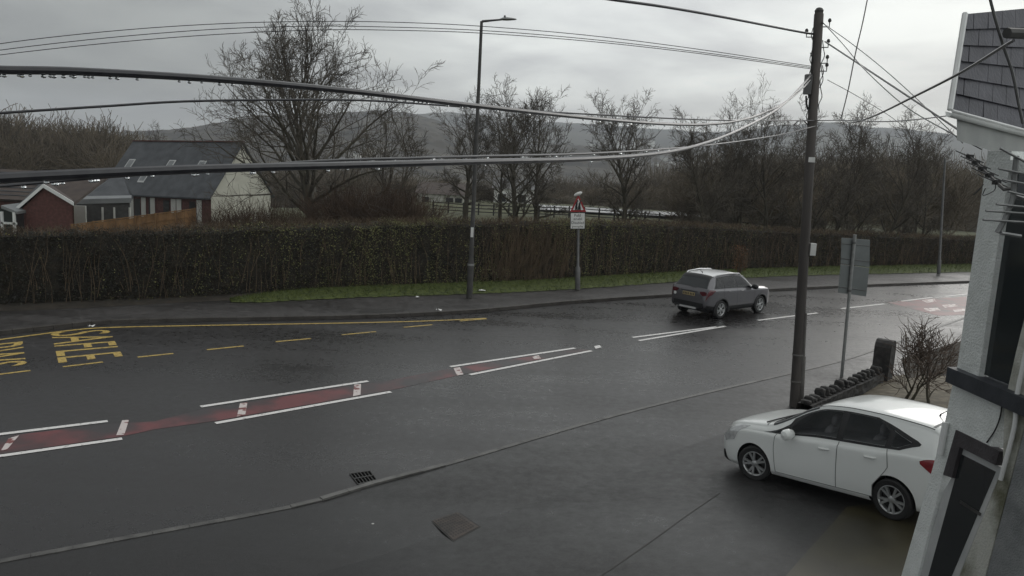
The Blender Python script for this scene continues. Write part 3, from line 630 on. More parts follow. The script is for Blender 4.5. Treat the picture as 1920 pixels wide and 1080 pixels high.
# ------------------------------------------------------------------ the long clipped hedge
def hedge():
    L_ = resample(hedge_line, 260); r = np.random.RandomState(3)
    front = [at(x, y, .15) for x, y in [(0, 580), (400, 562), (640, 549), (880, 539), (1083, 529), (1300, 516), (1500, 508), (1815, 501)]]
    tops = [(0, 440), (400, 432), (640, 421), (880, 418), (1083, 418), (1300, 424), (1500, 436), (1815, 449)]
    hx = []; hz = []
    for f_, (x, y) in zip(front, tops): hx.append(f_[0]); hz.append(atY(x, y, f_[1] + .45)[2])
    top = np.interp(L_[:, 0], hx, hz); print('hedge top', hz)
    T = np.gradient(L_, axis=0); T /= np.linalg.norm(T, axis=1)[:, None]; Nn = np.stack([-T[:, 1], T[:, 0]], 1)
    c = L_[130]; t = thing('hedge', 'long clipped winter hedge of brown stems and ivy along the far pavement', 'hedge', (c[0], c[1], .1))
    G = []
    for i in range(260):
        row = []
        for (d, zz) in [(.28, 0), (.22, .25), (.2, .5), (.22, .75), (.28, .93), (.5, .97), (.9, .97), (1.15, .93), (1.25, .5), (1.25, 0)]:
            q = L_[i] + Nn[i] * (d + r.randn() * .05); row.append((q[0], q[1], .1 + (top[i] - .1) * zz + r.randn() * .04))
        G.append(row)
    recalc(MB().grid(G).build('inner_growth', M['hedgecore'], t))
    bx = root_loc(t)
    # leaves in the outer shell
    n = 150000; u = r.rand(n) * 258.9; i = u.astype(int); f_ = (u - i)[:, None]
    P = L_[i] * (1 - f_) + L_[i + 1] * f_; N2 = Nn[i]; tz = top[i]
    q = r.rand(n); face = q < .74
    bulge = .10 * noise2(u * .35, r.rand(n) * 0, 8)
    hh = np.where(face, r.rand(n), 1 - .06 * r.rand(n)); dd = np.where(face, .02 + .22 * r.rand(n) ** 1.5 + bulge, r.rand(n) * 1.25)
    tops_j = .11 * noise2(u * 1.1, u * 0, 21)
    pos = np.column_stack([P + N2 * dd[:, None], .1 + (tz + tops_j - .1) * hh + np.where(face, 0, r.randn(n) * .06)])
    s = .014 + .026 * r.rand(n); a = r.randn(n, 3); a /= np.linalg.norm(a, axis=1)[:, None]; b = np.cross(a, r.randn(n, 3)); b /= np.linalg.norm(b, axis=1)[:, None]
    V = np.stack([pos - a * s[:, None], pos + b * s[:, None] * .6, pos + a * s[:, None], pos - b * s[:, None] * .6], 1).reshape(-1, 3) - bx
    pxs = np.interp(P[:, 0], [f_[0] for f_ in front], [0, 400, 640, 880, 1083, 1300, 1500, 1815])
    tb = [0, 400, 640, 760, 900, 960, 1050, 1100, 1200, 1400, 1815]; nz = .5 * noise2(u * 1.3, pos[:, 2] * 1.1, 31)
    po = np.interp(pxs, tb, [.02, .12, .46, .75, .5, .14, .5, .7, .3, .08, .04]) * (1 + 2.2 * nz); pb = np.interp(pxs, tb, [.10, .22, .25, .20, .35, .75, .45, .25, .45, .72, .72]) * (1 - nz)  # dark leaves dominate the left end: shade put into leaf colour
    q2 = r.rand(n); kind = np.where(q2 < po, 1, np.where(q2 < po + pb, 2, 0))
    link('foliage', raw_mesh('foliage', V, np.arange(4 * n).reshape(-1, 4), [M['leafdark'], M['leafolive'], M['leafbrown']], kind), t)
    # bare upright stems, thickest between the lamp and the warning sign
    xs = [(at(x, 535, .15)[0]) for x in (900, 945, 1055, 1075)]
    B = []
    for k in range(11000):
        u_ = r.rand() * 258; i = int(u_); p = L_[i] + (L_[i + 1] - L_[i]) * (u_ - i)
        dens = np.interp(p[0], xs, [.05, 1, 1, .08])
        if r.rand() > dens: continue
        h = (top[i]) * r.uniform(.25, 1.0); z0 = r.uniform(.05, max(.06, top[i] - h)); q = p + Nn[i] * r.uniform(-.02, .16)
        PP = [np.array([q[0], q[1], z0])]; d = np.array([r.randn() * .12, r.randn() * .06, 1.])
        for j in range(4): d = d + r.randn(3) * [.13, .08, .05]; PP.append(PP[-1] + d / np.linalg.norm(d) * h / 4)
        B.append((np.array(PP), np.linspace(.013, .005, 5)))
    for k in range(9000):      # twiggy fringe on the top
        u_ = r.rand() * 258; i = int(u_); p = L_[i] + (L_[i + 1] - L_[i]) * (u_ - i) + Nn[i] * r.uniform(0, 1.2); z = top[i] - .1
        d = np.array([r.randn() * .5, r.randn() * .5, 1.]); h = r.uniform(.08, .34); B.append((np.array([[p[0], p[1], z], [p[0] + d[0] * h * .4, p[1] + d[1] * h * .4, z + h * .6], [p[0] + d[0] * h, p[1] + d[1] * h, z + h]]), np.array([.008, .006, .003])))
    V, F = segs_mesh(B, 3); link('stems', raw_mesh('stems', V - bx, F, M['hedgestem'], None, True), t)
hedge()
def leafy(name, label, cat, px, py, Y, w, h, m, seed, n=900):
    c = at(px, py, .15); r = np.random.RandomState(seed); t = thing(name, label, cat, c)
    B = []
    for k in range(60):
        d = np.array([r.randn() * w * .5, r.randn() * w * .3, h * r.uniform(.5, 1)]); B.append((np.array([[0, 0, 0], d * .5 + r.randn(3) * .05, d]), np.array([.01, .007, .004])))
    V, F = segs_mesh(B, 3); link('stems', raw_mesh('stems', V, F, M['hedgestem'], None, True), t)
    pos = np.column_stack([r.randn(n) * w * .35, r.randn(n) * w * .2, h * (.15 + .85 * r.rand(n))]); s = .03 + .03 * r.rand(n)
    a = r.randn(n, 3); a /= np.linalg.norm(a, axis=1)[:, None]; b = np.cross(a, r.randn(n, 3)); b /= np.linalg.norm(b, axis=1)[:, None]
    V = np.stack([pos - a * s[:, None], pos + b * s[:, None] * .6, pos + a * s[:, None], pos - b * s[:, None] * .6], 1).reshape(-1, 3)
    link('leaves', raw_mesh('leaves', V, np.arange(4 * n).reshape(-1, 4), m), t)
leafy('beech_sapling', 'rust brown leafy sapling against the hedge behind the grey car', 'sapling', 1385, 516, 0, .5, 1.5, M['brownleaf'], 3, 420)

# ------------------------------------------------------------------ ranch fence, yard, far buildings
yard = tag(recalc(MB().poly([(*atY(x, y, Y)[:2], float(gz(*atY(x, y, Y)[:2])) + .25) for x, y, Y in [(1000, 398, 86), (1250, 400, 84), (1330, 400, 88), (1290, 400, 98), (1010, 398, 97)]]).build('yard', M['concrete'])), kind='structure')
def ranch_fence():
    P = [(812, 398), (872, 399), (930, 402), (1000, 405), (1062, 406), (1130, 409), (1200, 412), (1270, 416), (1340, 421), (1420, 426), (1470, 430)]
    Ys = [78, 78, 78, 78, 78, 77, 76, 74, 72, 70, 68]
    pts = np.array([[atY(x, y, Y)[0], Y] for (x, y), Y in zip(P, Ys)]); L_ = resample(pts, 24); c = L_[12]
    t = thing('ranch_fence', 'dark three-rail ranch fence across the field beyond the hedge', 'fence', (c[0], c[1], float(gz(*c))))
    gzs = [float(gz(*p)) for p in L_]
    for p, z in zip(L_, gzs):
        MB().box((p[0], p[1], z + .55), (.14, .12, 1.15)).build('post', M['fencedark'], t)
    for h in (.3, .62, .95):
        o = MB().tube([(p[0], p[1] - .06, z + h) for p, z in zip(L_, gzs)], .045, 4); o.build('rail', M['fencedark'], t)
ranch_fence()
def gable_house(name, label, C0, ldir, L, W, zb, ze, zr, wall, roof, over=.35, group=None, cat='house', tilt=0.0):
    """C0 = near long-wall corner (x,y); ldir unit vector from it along the ridge AWAY; width dir is to the right/back"""
    ld = np.array(ldir, float); ld /= np.linalg.norm(ld); wd = np.array([ -ld[1], ld[0]]);
    if wd[1] < 0: wd = -wd
    t = thing(name, label, cat, (C0[0], C0[1], zb), group)
    p = lambda a, b, z: np.array([*(np.array(C0) + ld * a + wd * b), z - tilt * a])
    o = MB(); o.add([p(0, 0, zb), p(L, 0, zb), p(L, W, zb), p(0, W, zb), p(0, 0, ze), p(L, 0, ze), p(L, W, ze), p(0, W, ze), p(0, W / 2, zr), p(L, W / 2, zr)],
          [[0, 1, 5, 4], [1, 2, 6, 9, 5], [2, 3, 7, 6], [3, 0, 4, 8, 7]])
    recalc(o.build('wall', wall, t))
    sl = (zr - ze) / (W / 2); rf = MB()
    for s in (0, 1):
        e = -over if s == 0 else W + over; zz = ze - sl * over
        Q = [p(-.2, e, zz), p(L + .2, e, zz), p(L + .2, W / 2, zr), p(-.2, W / 2, zr)]
        rf.prism([q + [0, 0, .06] for q in Q], (0, 0, .12))
    r_ = recalc(rf.build('roof', roof, t))
    return t, p, r_, sl
# slate-roofed house with the pale gable
hy = 66; c0 = atY(396, 366, hy); ze = c0[2]; ld = np.array([-.906, .42])
t, p, rf, sl = gable_house('house', 'house with big grey slate roof and pale cream gable beyond the hedge', c0[:2], ld, 13, 7, -2.6, ze, atY(446, 270, 69.2)[2], M['cream'], M['slatefar'], tilt=.03)
RD = MB().prism([p(-.2, 3.4, atY(446, 270, 69.2)[2] + .17), p(13.2, 3.4, atY(446, 270, 69.2)[2] + .17), p(13.2, 3.6, atY(446, 270, 69.2)[2] + .17), p(-.2, 3.6, atY(446, 270, 69.2)[2] + .17)], (0, 0, .1)).build('ridge_tiles', M['brick'], rf)
for a, fr in [(12.0, .50), (7.0, .50), (3.4, .50), (9.2, .24)]:
    b = 3.5 * fr; z = ze + sl * b
    w = MB().prism([p(a, b - .35, z - sl * .35 + .2), p(a - .8, b - .35, z - sl * .35 + .2), p(a - .8, b + .35, z + sl * .35 + .2), p(a, b + .35, z + sl * .35 + .2)], (0, 0, .05)).build('rooflight', M['frame'], t)
    MB().poly([p(a - .1, b - .27, z - sl * .27 + .262), p(a - .7, b - .27, z - sl * .27 + .262), p(a - .7, b + .27, z + sl * .27 + .262), p(a - .1, b + .27, z + sl * .27 + .262)]).build('pane', M['greysheet'], w)
MB().prism([p(.0, -.02, -2.2), p(9.6, -.02, -2.2), p(9.6, -.02, ze - .35), p(0, -.02, ze - .35)], [.02 * -p(0, 1, 0)[0] * 0, -.03, 0]).build('brick_panel', M['brick'], t)  # brick facing over the cream long side, stopping below the eave
for a in (1.0, 3.3, 3.95, 6.4, 7.5, 9.0):
    w = MB().prism([p(a, -.07, -1.9), p(a + .55, -.07, -1.9), p(a + .55, -.07, ze - .45), p(a, -.07, ze - .45)], (0, -.05, 0)).build('shutter', M['wallwhite'], t)
for a in (1.7, 4.7, 7.0 - .55, 8.2):
    w = MB().prism([p(a, -.07, -1.5), p(a + .7, -.07, -1.5), p(a + .7, -.07, ze - .6), p(a, -.07, ze - .6)], (0, -.03, 0)).build('window', M['black'], t)
# grey hipped roof wing in front
def hip():
    e = atY(246, 378, 62); a0 = atY(150, 378, 60); apex = [atY(208, 334, 64), atY(232, 333, 64)]
    t = thing('garage_wing', 'low wing with a grey hipped roof between the brick gable and the slate-roofed house', 'building', (a0[0], a0[1], -2.4))
    e2, a2 = e + [-2.2, 5, 0], a0 + [-2.7, 5, 0]
    o = MB(); o.add([a0, e, e2, a2, apex[0], apex[1]], [[0, 1, 5, 4], [1, 2, 5], [2, 3, 4, 5], [3, 0, 4]]); recalc(o.build('roof', M['slatefar'], t))
    o = MB(); q = [np.array([v[0], v[1], 0]) for v in (a0 + [.3, .25, 0], e + [-.3, .25, 0], e2 + [-.3, -.2, 0], a2 + [.3, -.2, 0])]
    o.prism([v + [0, 0, a0[2] - .02] for v in q], (0, 0, -2.4 - a0[2])); recalc(o.build('wall', M['brick'], t))
    f0, f1 = atY(138, 383, 56), atY(246, 380, 58)
    o = MB().prism([f0, f1, f1 + [-1.4, 3, 0], f0 + [-1.6, 3, 0]], (0, 0, .34)); recalc(o.build('fascia', M['greysheet'], t))
    z = f0[2] - .02
    o = MB().prism([f0 + [.15, .1, -.02], f1 + [-.15, .1, -.02], f1 + [-1.5, 2.8, -.02], f0 + [-1.4, 2.8, -.02]], (0, 0, -2.6 - z)); recalc(o.build('garage_front', M['postdark'], t))
    d0, d1 = atY(139, 392, 55.9), atY(160, 392, 55.9)
    d = MB().prism([[d0[0], d0[1], -2.4], [d1[0], d1[1], -2.4], [d1[0], d1[1], z - .05], [d0[0], d0[1], z - .05]], (0, .15, 0)); d = recalc(d.build('door', M['wallwhite'], t))
    for x in (192, 214, 243):
        q = atY(x, 392, 56.2 + (x - 160) * .018); MB().box((q[0], q[1], (z - 2.4) / 2 - .1), (.1, .1, z + 2.4 - .1)).build('post', M['wallwhite'], t)
hip()
def brick_gable():
    Y = 47; a, l, r = atY(85, 349, Y), atY(31, 396, Y), atY(138, 381, Y); zb = -1.8
    t = thing('brick_house', 'red brick gable end with white verge boards above the hedge at far left', 'house', (a[0], a[1], zb))
    d = np.array([-3.6, 6, 0]); sl_ = lambda q: np.asarray(q)
    lz, rz = l.copy(), r.copy(); lb, rb = np.array([l[0] + .1, l[1], zb]), np.array([r[0] - .1, r[1], zb])
    o = MB(); o.prism([lb, rb, rz - [.1, 0, .05], a - [0, 0, .05], lz + [.1, 0, -.05]], d); recalc(o.build('wall', M['brick'], t))
    f_ = np.array([0, -.18, 0])
    rr = MB()
    for e, m in ((l, 0), (r, 1)):
        e2 = e + (e - a) * .06
        rr.cur = m; rr.prism([a + f_ + [0, 0, .02], e2 + f_ + [0, 0, .02], e2 + d, a + d], (0, 0, .12))
    rf = recalc(rr.build('roof', [M['slatefar'], M['tilebrown']], t))
    e0, e1 = atY(-90, 398, Y + 1.5), atY(139, 380, Y + 1.5); k0, k1 = atY(-90, 340, Y + 6.5), atY(206, 327, Y + 6.5); e0[2] = e1[2]; k0[2] = k1[2]
    recalc(MB().prism([e0, e1, k1, k0], (0, .1, -.15)).build('main_roof', M['tilebrown'], t))
    recalc(MB().prism([[e0[0], e0[1] + .3, zb], [e1[0] - .2, e1[1] + .3, zb], [e1[0] - .2, e1[1] + .3, e1[2] - .1], [e0[0], e0[1] + .3, e0[2] - .1]], (-3.0, 5, 0)).build('main_wall', M['brick'], t))
    for k in range(1, 8):
        fk = k / 8.; q0, q1 = e0 + (k0 - e0) * fk + [0, -.02, .02], e1 + (k1 - e1) * fk; q1 = q0 + (q1 - q0) * .62 + [0, 0, .0]; MB().tube([q0, q1], .04, 4).build('tile_course', M['slatefar'], t)
    o = MB()
    for e in (l, r):
        e2 = e + (e - a) * .07; o.prism([a + f_ * 1.3 + [0, 0, .15], e2 + f_ * 1.3 + [0, 0, .15], e2 + f_ * 1.3 - [0, 0, .06], a + f_ * 1.3 - [0, 0, .08]], (0, .06, 0))
    recalc(o.build('verge_board', M['upvc'], t))
brick_gable()
def conservatory():
    Y = 46; a, b, c = atY(-40, 396, Y), atY(4, 388, Y), atY(31, 398, Y); zb = -1.8
    t = thing('porch', 'white framed glazed porch beside the brick gable at the left edge', 'porch', (b[0], b[1], zb))
    recalc(MB().prism([[a[0], Y, zb], [c[0], Y, zb], [c[0], Y, c[2] - .1], b, a], (-.6, 3, 0)).build('glazing', M['glass'], t))
    for x in (-20, 5, 28):
        q = atY(x, 410, Y); MB().box((q[0], Y - .06, (zb + c[2]) / 2), (.14, .1, c[2] - zb)).build('frame_post', M['upvc'], t)
    recalc(MB().prism([b + [0, -.1, .1], c + [.1, -.1, .05], c + [.1, -.1, -.1], b + [0, -.1, -.08]], (-.5, 3.2, 0)).build('roof', M['greysheet'], t))
    q = atY(10, 418, Y); MB().box((q[0], Y - .06, q[2]), (1.4, .1, .12)).build('sill', M['upvc'], t)
conservatory()
def wood_fence():
    t0, t1 = atY(136, 423, 44), atY(366, 393, 47); n = 60
    t = thing('timber_fence', 'orange brown timber fence rising to the right before the slate-roofed house', 'fence', (*((t0 + t1) / 2)[:2], -1.6))
    o = MB()
    for k in range(n):
        a = t0 + (t1 - t0) * k / n; b = t0 + (t1 - t0) * (k + .88) / n; j = rnd.uniform(-.02, .02)
        o.prism([[a[0], a[1], -1.6], [b[0], b[1], -1.6], [b[0], b[1], b[2] + j], [a[0], a[1], a[2] + j]], (0, .03, 0))
    recalc(o.build('boards', M['timber'], t))
    recalc(MB().prism([t0 + [0, -.05, .02], t1 + [0, -.05, .02], t1 + [0, .06, .02], t0 + [0, .06, .02]], (0, 0, .06)).build('capping_rail', M['timber'], t))
    recalc(MB().prism([t0 + [0, -.05, -.4], t1 + [0, -.05, -.4], t1 + [0, -.01, -.4], t0 + [0, -.01, -.4]], (0, 0, .1)).build('rail', M['timber'], t))
    for k in range(0, n + 1, 10):
        a = t0 + (t1 - t0) * k / n; MB().box((a[0], a[1] - .05, (a[2] - 1.6) / 2 + .05), (.1, .08, a[2] + 1.7)).build('post', M['timber'], t)
wood_fence()
# bungalow and outbuildings beyond the ranch fence
def far_box(name, label, x0, x1, ytop, ybase, Y, wall, roof, wins=(), depth=7, rise=1.3, group=None, cat='house'):
    a, b = atY(x0, ybase, Y), atY(x1, ybase, Y); zt = atY(x0, ytop, Y)[2]; zb = min(a[2], b[2]); w = b[0] - a[0]
    t = thing(name, label, cat, (a[0], Y, zb), group)
    MB().box((a[0] + w / 2, Y + depth / 2, (zb + zt) / 2), (w, depth, zt - zb)).build('wall', wall, t)
    o = MB(); e = .3; o.add([[a[0] - e, Y - e, zt], [b[0] + e, Y - e, zt], [b[0] + e, Y + depth + e, zt], [a[0] - e, Y + depth + e, zt], [a[0] - e, Y + depth / 2, zt + rise], [b[0] + e, Y + depth / 2, zt + rise]],
                      [[0, 1, 5, 4], [1, 2, 5], [2, 3, 4, 5], [3, 0, 4], [3, 2, 1, 0]]); o.build('roof', roof, t)
    for u0, u1, v0, v1 in wins:
        MB().box((a[0] + w * (u0 + u1) / 2, Y - .03, zb + (zt - zb) * (v0 + v1) / 2), (w * (u1 - u0), .08, (zt - zb) * (v1 - v0))).build('window', M['black'], t)
    return t
far_box('bungalow', 'low stone bungalow left of the street lamp beyond the ranch fence', 782, 868, 362, 392, 98, M['renderdirty'], M['tilebrown'], [(.62, .78, .25, .8), (.82, .97, .25, .8), (.1, .25, .3, .8)])
far_box('white_house', 'white house half hidden behind the rounded field tree', 925, 1000, 352, 388, 104, M['farwhite'], M['fargrey'], [(.1, .3, .3, .7), (.6, .8, .3, .7)])
# scattered houses of the town across the valley
def town():
    spots = [(853, 270), (958, 268), (905, 282), (1112, 273), (1140, 281), (1168, 268), (1182, 274), (1196, 266), (1208, 274), (1222, 268), (1183, 301), (1196, 304), (1245, 298), (1262, 306), (1230, 310), (1345, 287), (1352, 291), (1398, 292), (1412, 294), (1322, 306), (1358, 304), (1491, 308), (1404, 330), (1425, 338), (1452, 345), (1470, 338), (1519, 342), (1524, 350), (1390, 352), (1552, 356), (1568, 352), (1585, 344), (1602, 350), (640, 300), (668, 292), (612, 308), (1808, 333), (1820, 340), (1822, 322), (1300, 318), (1060, 300), (1020, 292), (985, 296)]
    lab = {}
    r = random.Random(5)
    for i, (x, y) in enumerate(spots):
        d = ray(x, y); az = math.atan2(d[0], d[1]); hx = math.hypot(d[0], d[1]); Rr = 360
        for Rr in np.arange(360, 1190, 5):
            if HC + d[2] / hx * Rr <= hill_z(np.array(az), np.array(Rr)) + 3: break
        q = np.array([math.sin(az) * Rr, math.cos(az) * Rr]); zb = float(hill_z(np.array(az), np.array(Rr))) - 1; zc = HC + d[2] / hx * Rr
        w = Rr * r.uniform(9, 19) / FPX; h = Rr * r.uniform(5, 9) / FPX
        t = thing('valley_house', None, 'house', (q[0], q[1], zb), 'white houses across the valley'); t['label'] = 'small distant white house among the trees across the valley'
        zt = zc + h / 2
        MB().box((q[0], q[1] + 4, (zb + zt) / 2), (w, 7, zt - zb)).build('wall', M['farwhite'] if i % 4 else M['wallwhite'], t)
        e = .4; a = q[0] - w / 2 - e; b = q[0] + w / 2 + e; o = MB()
        o.add([[a, q[1] + .2, zt], [b, q[1] + .2, zt], [b, q[1] + 7.8, zt], [a, q[1] + 7.8, zt], [a, q[1] + 4, zt + h * .5], [b, q[1] + 4, zt + h * .5]], [[0, 1, 5, 4], [1, 2, 5], [2, 3, 4, 5], [3, 0, 4], [3, 2, 1, 0]]); o.build('roof', M['fargrey'], t)
town()

# ------------------------------------------------------------------ street lamp, signs, posts
def vert_axis(pb, pt, Y):  # world foot and head from two pixels (head at the same depth)
    b = at(*pb, .12) if Y is None else None
    return b
def lamp():
    b = at(880, 559, .12); h = atY(903, 40, b[1]); t = thing('street_lamp', 'tall grey street lamp with one short arm at the hedge', 'street lamp', b)
    ax = (h - b); L = np.linalg.norm(ax); ax /= L
    MB().tube([b, b + ax * 1.35, b + ax * 1.5, b + ax * (L * .55), h], [.115, .115, .085, .07, .052], 12).build('column', M['postdark'], t, True)
    e = atY(944, 36.5, b[1] - .1)
    MB().tube([h - ax * .06, h + [.03, 0, .0], (h + e) / 2 + [0, 0, .0], e], [.05, .045, .035, .03], 8).build('bracket_arm', M['postdark'], t, True)
    e2 = atY(968, 36.5, b[1] - .15); u = (e2 - e); n = np.linalg.norm(u); u /= n
    G = []
    for s_, w, hh in [(-.25, .05, .04), (.0, .13, .07), (.3, .16, .075), (.62, .14, .055), (.9, .10, .035), (1.02, .03, .02)]:
        c = e + u * n * s_; G.append([c + [0, w * math.cos(a), hh * math.sin(a) * (1 if math.sin(a) > 0 else .45)] for a in np.linspace(0, 2 * math.pi, 13)])
    MB().grid(G).build('lantern', M['galv'], t, True)
    c = e + u * n * .1; MB().lathe([(.0, .14), (.03, .14), (.04, .1), (.04, .06)], c, n=8).build('photocell', M['steel'], t)
    q = b + ax * L * (1 - (430 - 40) / 519.); MB().box(q + [0, -.1, 0], (.10, .01, .36)).build('number_plate', M['signwhite'], t)
    q = b + ax * L * (1 - (493 - 40) / 519.); MB().lathe([(.125, -.04), (.128, .0), (.125, .04)], q + [0, 0, 0], ax, 12).build('strap', M['galv'], t)
lamp()
def warn_sign():
    b = at(1083, 543, .13); Y = b[1]; hd = atY(1085, 362, Y); ax = hd - b; L = np.linalg.norm(ax); ax /= L
    t = thing('warning_sign', 'red triangle warning sign over a white text plate on a grey post by the hedge', 'road sign', b)
    MB().tube([b, b + ax * .9, b + ax * .98, hd], [.105, .105, .055, .05], 12).build('post', M['steel'], t, True)
    f = -.09
    P = lambda x, y, d=0: atY(x, y, Y + f + d)
    tri = [(1084.5, 366), (1098, 396.5), (1070, 396.5)]
    cx, cy = 1084, 386.5; sh = lambda k: [P(cx + (x - cx) * k, cy + (y - cy) * k) for x, y in tri]
    tr = MB().prism(sh(1.08), (0, .02, 0)); tr = recalc(tr.build('triangle_plate', M['signred'], t))
    MB().poly([p - [0, .006, 0] for p in sh(.72)]).build('triangle_field', M['signwhite'], tr)
    o = MB()
    for (x0, s) in ((1080.6, 1), (1086.2, 1)):     # two stooping walkers with a stick
        pts = [(x0 + 1.6, 378.5), (x0 + .5, 382.5), (x0 + .4, 387), (x0 - .8, 393.5)]
        o.tube([P(x, y, -.012) for x, y in pts], [.022, .045, .04, .02], 6)
        o.tube([P(x0 + .6, 386.5, -.012), P(x0 + 1.8, 390, -.012), P(x0 + 1.6, 394, -.012)], [.03, .025, .02], 6)
        o.lathe([(.001, -.034), (.026, -.026), (.034, 0), (.026, .026), (.001, .034)], P(x0 + 2.4, 376.8, -.012), n=8)
        o.tube([P(x0 + .9, 382.5, -.012), P(x0 - 1.6, 386, -.012), P(x0 - 1.9, 393.5, -.012)], .011, 4)
    o.build('walkers_symbol', M['black'], tr)
    q = [(1069.5, 398.5), (1097.5, 398.5), (1097, 429.5), (1069, 429.5)]
    pl = recalc(MB().prism([P(*p_) for p_ in q], (0, .02, 0)).build('text_plate', M['black'], t))
    MB().poly([P(x + (1083.3 - x) * .07, y + (414 - y) * .07, -.005) for x, y in q]).build('text_field', M['signwhite'], pl)
    for s, x0, x1, y0, y1 in [('Pobl', 1077, 1089, 401, 406.6), ('anabl', 1075.5, 1091, 408, 412.6), ('Disabled', 1071.5, 1095, 415, 420), ('people', 1073, 1093, 422.5, 427.6)]:
        V, F, _ = text_tris(s); MB().add([P(x0 + (x1 - x0) * u, y1 + (y0 - y1) * v, -.009) for u, v in V], F).build('lettering', M['black'], pl)
    # small lamp on top
    c = atY(1083, 364, Y - .12); G = []
    for s_, r_ in [(-.16, .02), (-.12, .07), (0, .095), (.12, .085), (.2, .03)]:
        G.append([c + np.array([s_ * .9, 0, s_ * .35]) + np.array([-.35 * 0, r_ * math.cos(a), r_ * .9 * math.sin(a)]) for a in np.linspace(0, 2 * math.pi, 11)])
    MB().grid(G).build('lamp_head', M['plastic'], t, True)
    MB().tube([hd - ax * .12, hd, c + [.05, 0, .02]], .035, 6).build('lamp_bracket', M['steel'], t)
warn_sign()
def plain_post():
    b = at(1760, 514, .13); h = atY(1772, 298, b[1]); t = thing('grey_post', 'plain slim grey column at the right end of the hedge', 'post', b)
    MB().tube([b, b + (h - b) * .12, b + (h - b) * .13, h], [.10, .10, .07, .055], 10).build('column', M['steel'], t, True)
    MB().lathe([(.06, 0), (.062, .04), (.0, .07)], h, n=10).build('cap', M['steel'], t)
plain_post()
def sign_back():
    b = gp(1578, 706); Y = b[1]; h = atY(1603, 440, Y); t = thing('road_sign', 'back of a tall grey road sign on a slim pole behind the garden wall', 'road sign', b)
    MB().tube([b, h], .042, 10).build('pole', M['galv'], t, True)
    P = lambda x, y, d=-.0: atY(x, y, Y + d)
    for nm, q in [('upper_panel', [(1578, 446), (1631, 450), (1630.2, 501), (1576.3, 494)]), ('lower_panel', [(1576.2, 495.5), (1630, 502.5), (1624, 556), (1571, 548.5)])]:
        pn = recalc(MB().prism([P(x, y, .06 + (x - 1600) * .004) for x, y in q], (.01, .03, 0)).build(nm, M['signback'], t))
        for v in (.22, .8):
            a = [q[0][k] * (1 - v) + q[3][k] * v for k in (0, 1)]; c = [q[1][k] * (1 - v) + q[2][k] * v for k in (0, 1)]
            if nm == 'lower_panel' and v < .5: continue
            MB().tube([P(a[0] + 1, a[1], .055 + (a[0] - 1600) * .004), P(c[0] - 1, c[1], .055 + (c[0] - 1600) * .004)], .012, 4).build('stiffening_rail', M['steel'], pn)
    MB().box(P(1581, 539, .035), (.11, .01, .07)).build('sticker', M['signwhite'], t)
    for y in (455, 545):
        MB().lathe([(.05, -.03), (.055, 0), (.05, .03)], P(1602.6 - (y - 440) * .094, y), n=10).build('clamp', M['steel'], t)
sign_back()
POLE_B = gp(1490, 762); PY = POLE_B[1]; POLE_T = atY(1536, 18, PY)
def telegraph_pole():
    b, h = POLE_B, POLE_T; t = thing('telegraph_pole', 'tall brown wooden telegraph pole carrying all the overhead cables', 'utility pole', b)
    ax = h - b; L = np.linalg.norm(ax); ax /= L
    MB().tube([b - ax * .2, b + ax * L * .5, h - ax * .1, h], [.120, .103, .098, .055], 16).build('shaft', M['pole'], t, True)
    s = lambda y: b + ax * L * (762 - y) / 744.
    side = np.cross(ax, [0, 1, 0]); side /= np.linalg.norm(side); fr = np.array([0, -1., 0])
    MB().tube([s(660) + side * -.11 + fr * .06, s(735) + side * -.12 + fr * .06, s(762) + side * -.125 + fr * .06], .055, 8).build('cable_guard', M['polebase'], t, True)
    MB().tube([s(575) + side * -.10 + fr * .07, s(660) + side * -.11 + fr * .07], .028, 6).build('riser_cable', M['polebase'], t)
    for y in (658, 711): MB().lathe([(.124, -.02), (.13, 0), (.124, .02)], s(y), ax, 16).build('steel_band', M['polebase'], t)
    w = MB().box(s(453) + side * -.165 + fr * .05, (.125, .10, .27)); w = w.build('meter_box', M['plastic'], t)
    MB().box(s(286) + fr * .112, (.14, .012, .11)).build('number_plate', M['signwhite'], t)
    bx = MB().box(s(150) + side * .16 + fr * .04, (.13, .14, .42)).build('terminal_box', M['steel'], t)
    MB().tube([s(170) + side * .17, s(185) + side * .15, s(195) + side * .11], .02, 6).build('conduit', M['black'], t)
    for k, y in enumerate((48, 66, 84, 112, 126)):
        sg = -1 if k % 2 == 0 or y > 100 else 1
        MB().tube([s(y) + side * sg * .09, s(y) + side * sg * .24, s(y) + side * sg * .24 + ax * .10], .013, 6).build('cable_bracket', M['steel'], t)
        MB().lathe([(.0, .0), (.03, .01), (.04, .04), (.025, .08), (.0, .09)], s(y) + side * sg * .24 + ax * .09, ax, 8).build('insulator', M['postdark'], t)
    MB().tube([s(222) + side * .1, s(214) + side * .2, s(216) + side * .32, s(223) + side * .40], .014, 6).build('loop_bracket', M['steel'], t)
    for k in range(5):
        x0 = -.125 if k % 2 else .12; P = [s(50 + 22 * k + j * 14) + side * (x0 + .035 * math.sin(j * 2.1 + k)) + fr * .05 for j in range(7)]
        MB().tube(cr_curve(P, 3), .010, 5).build('jumper_wire', M['black'], t)
    MB().lathe([(.085, -.05), (.095, 0), (.06, .05), (.0, .07)], h - ax * .02, ax, 12).build('cap', M['postdark'], t)
telegraph_pole()

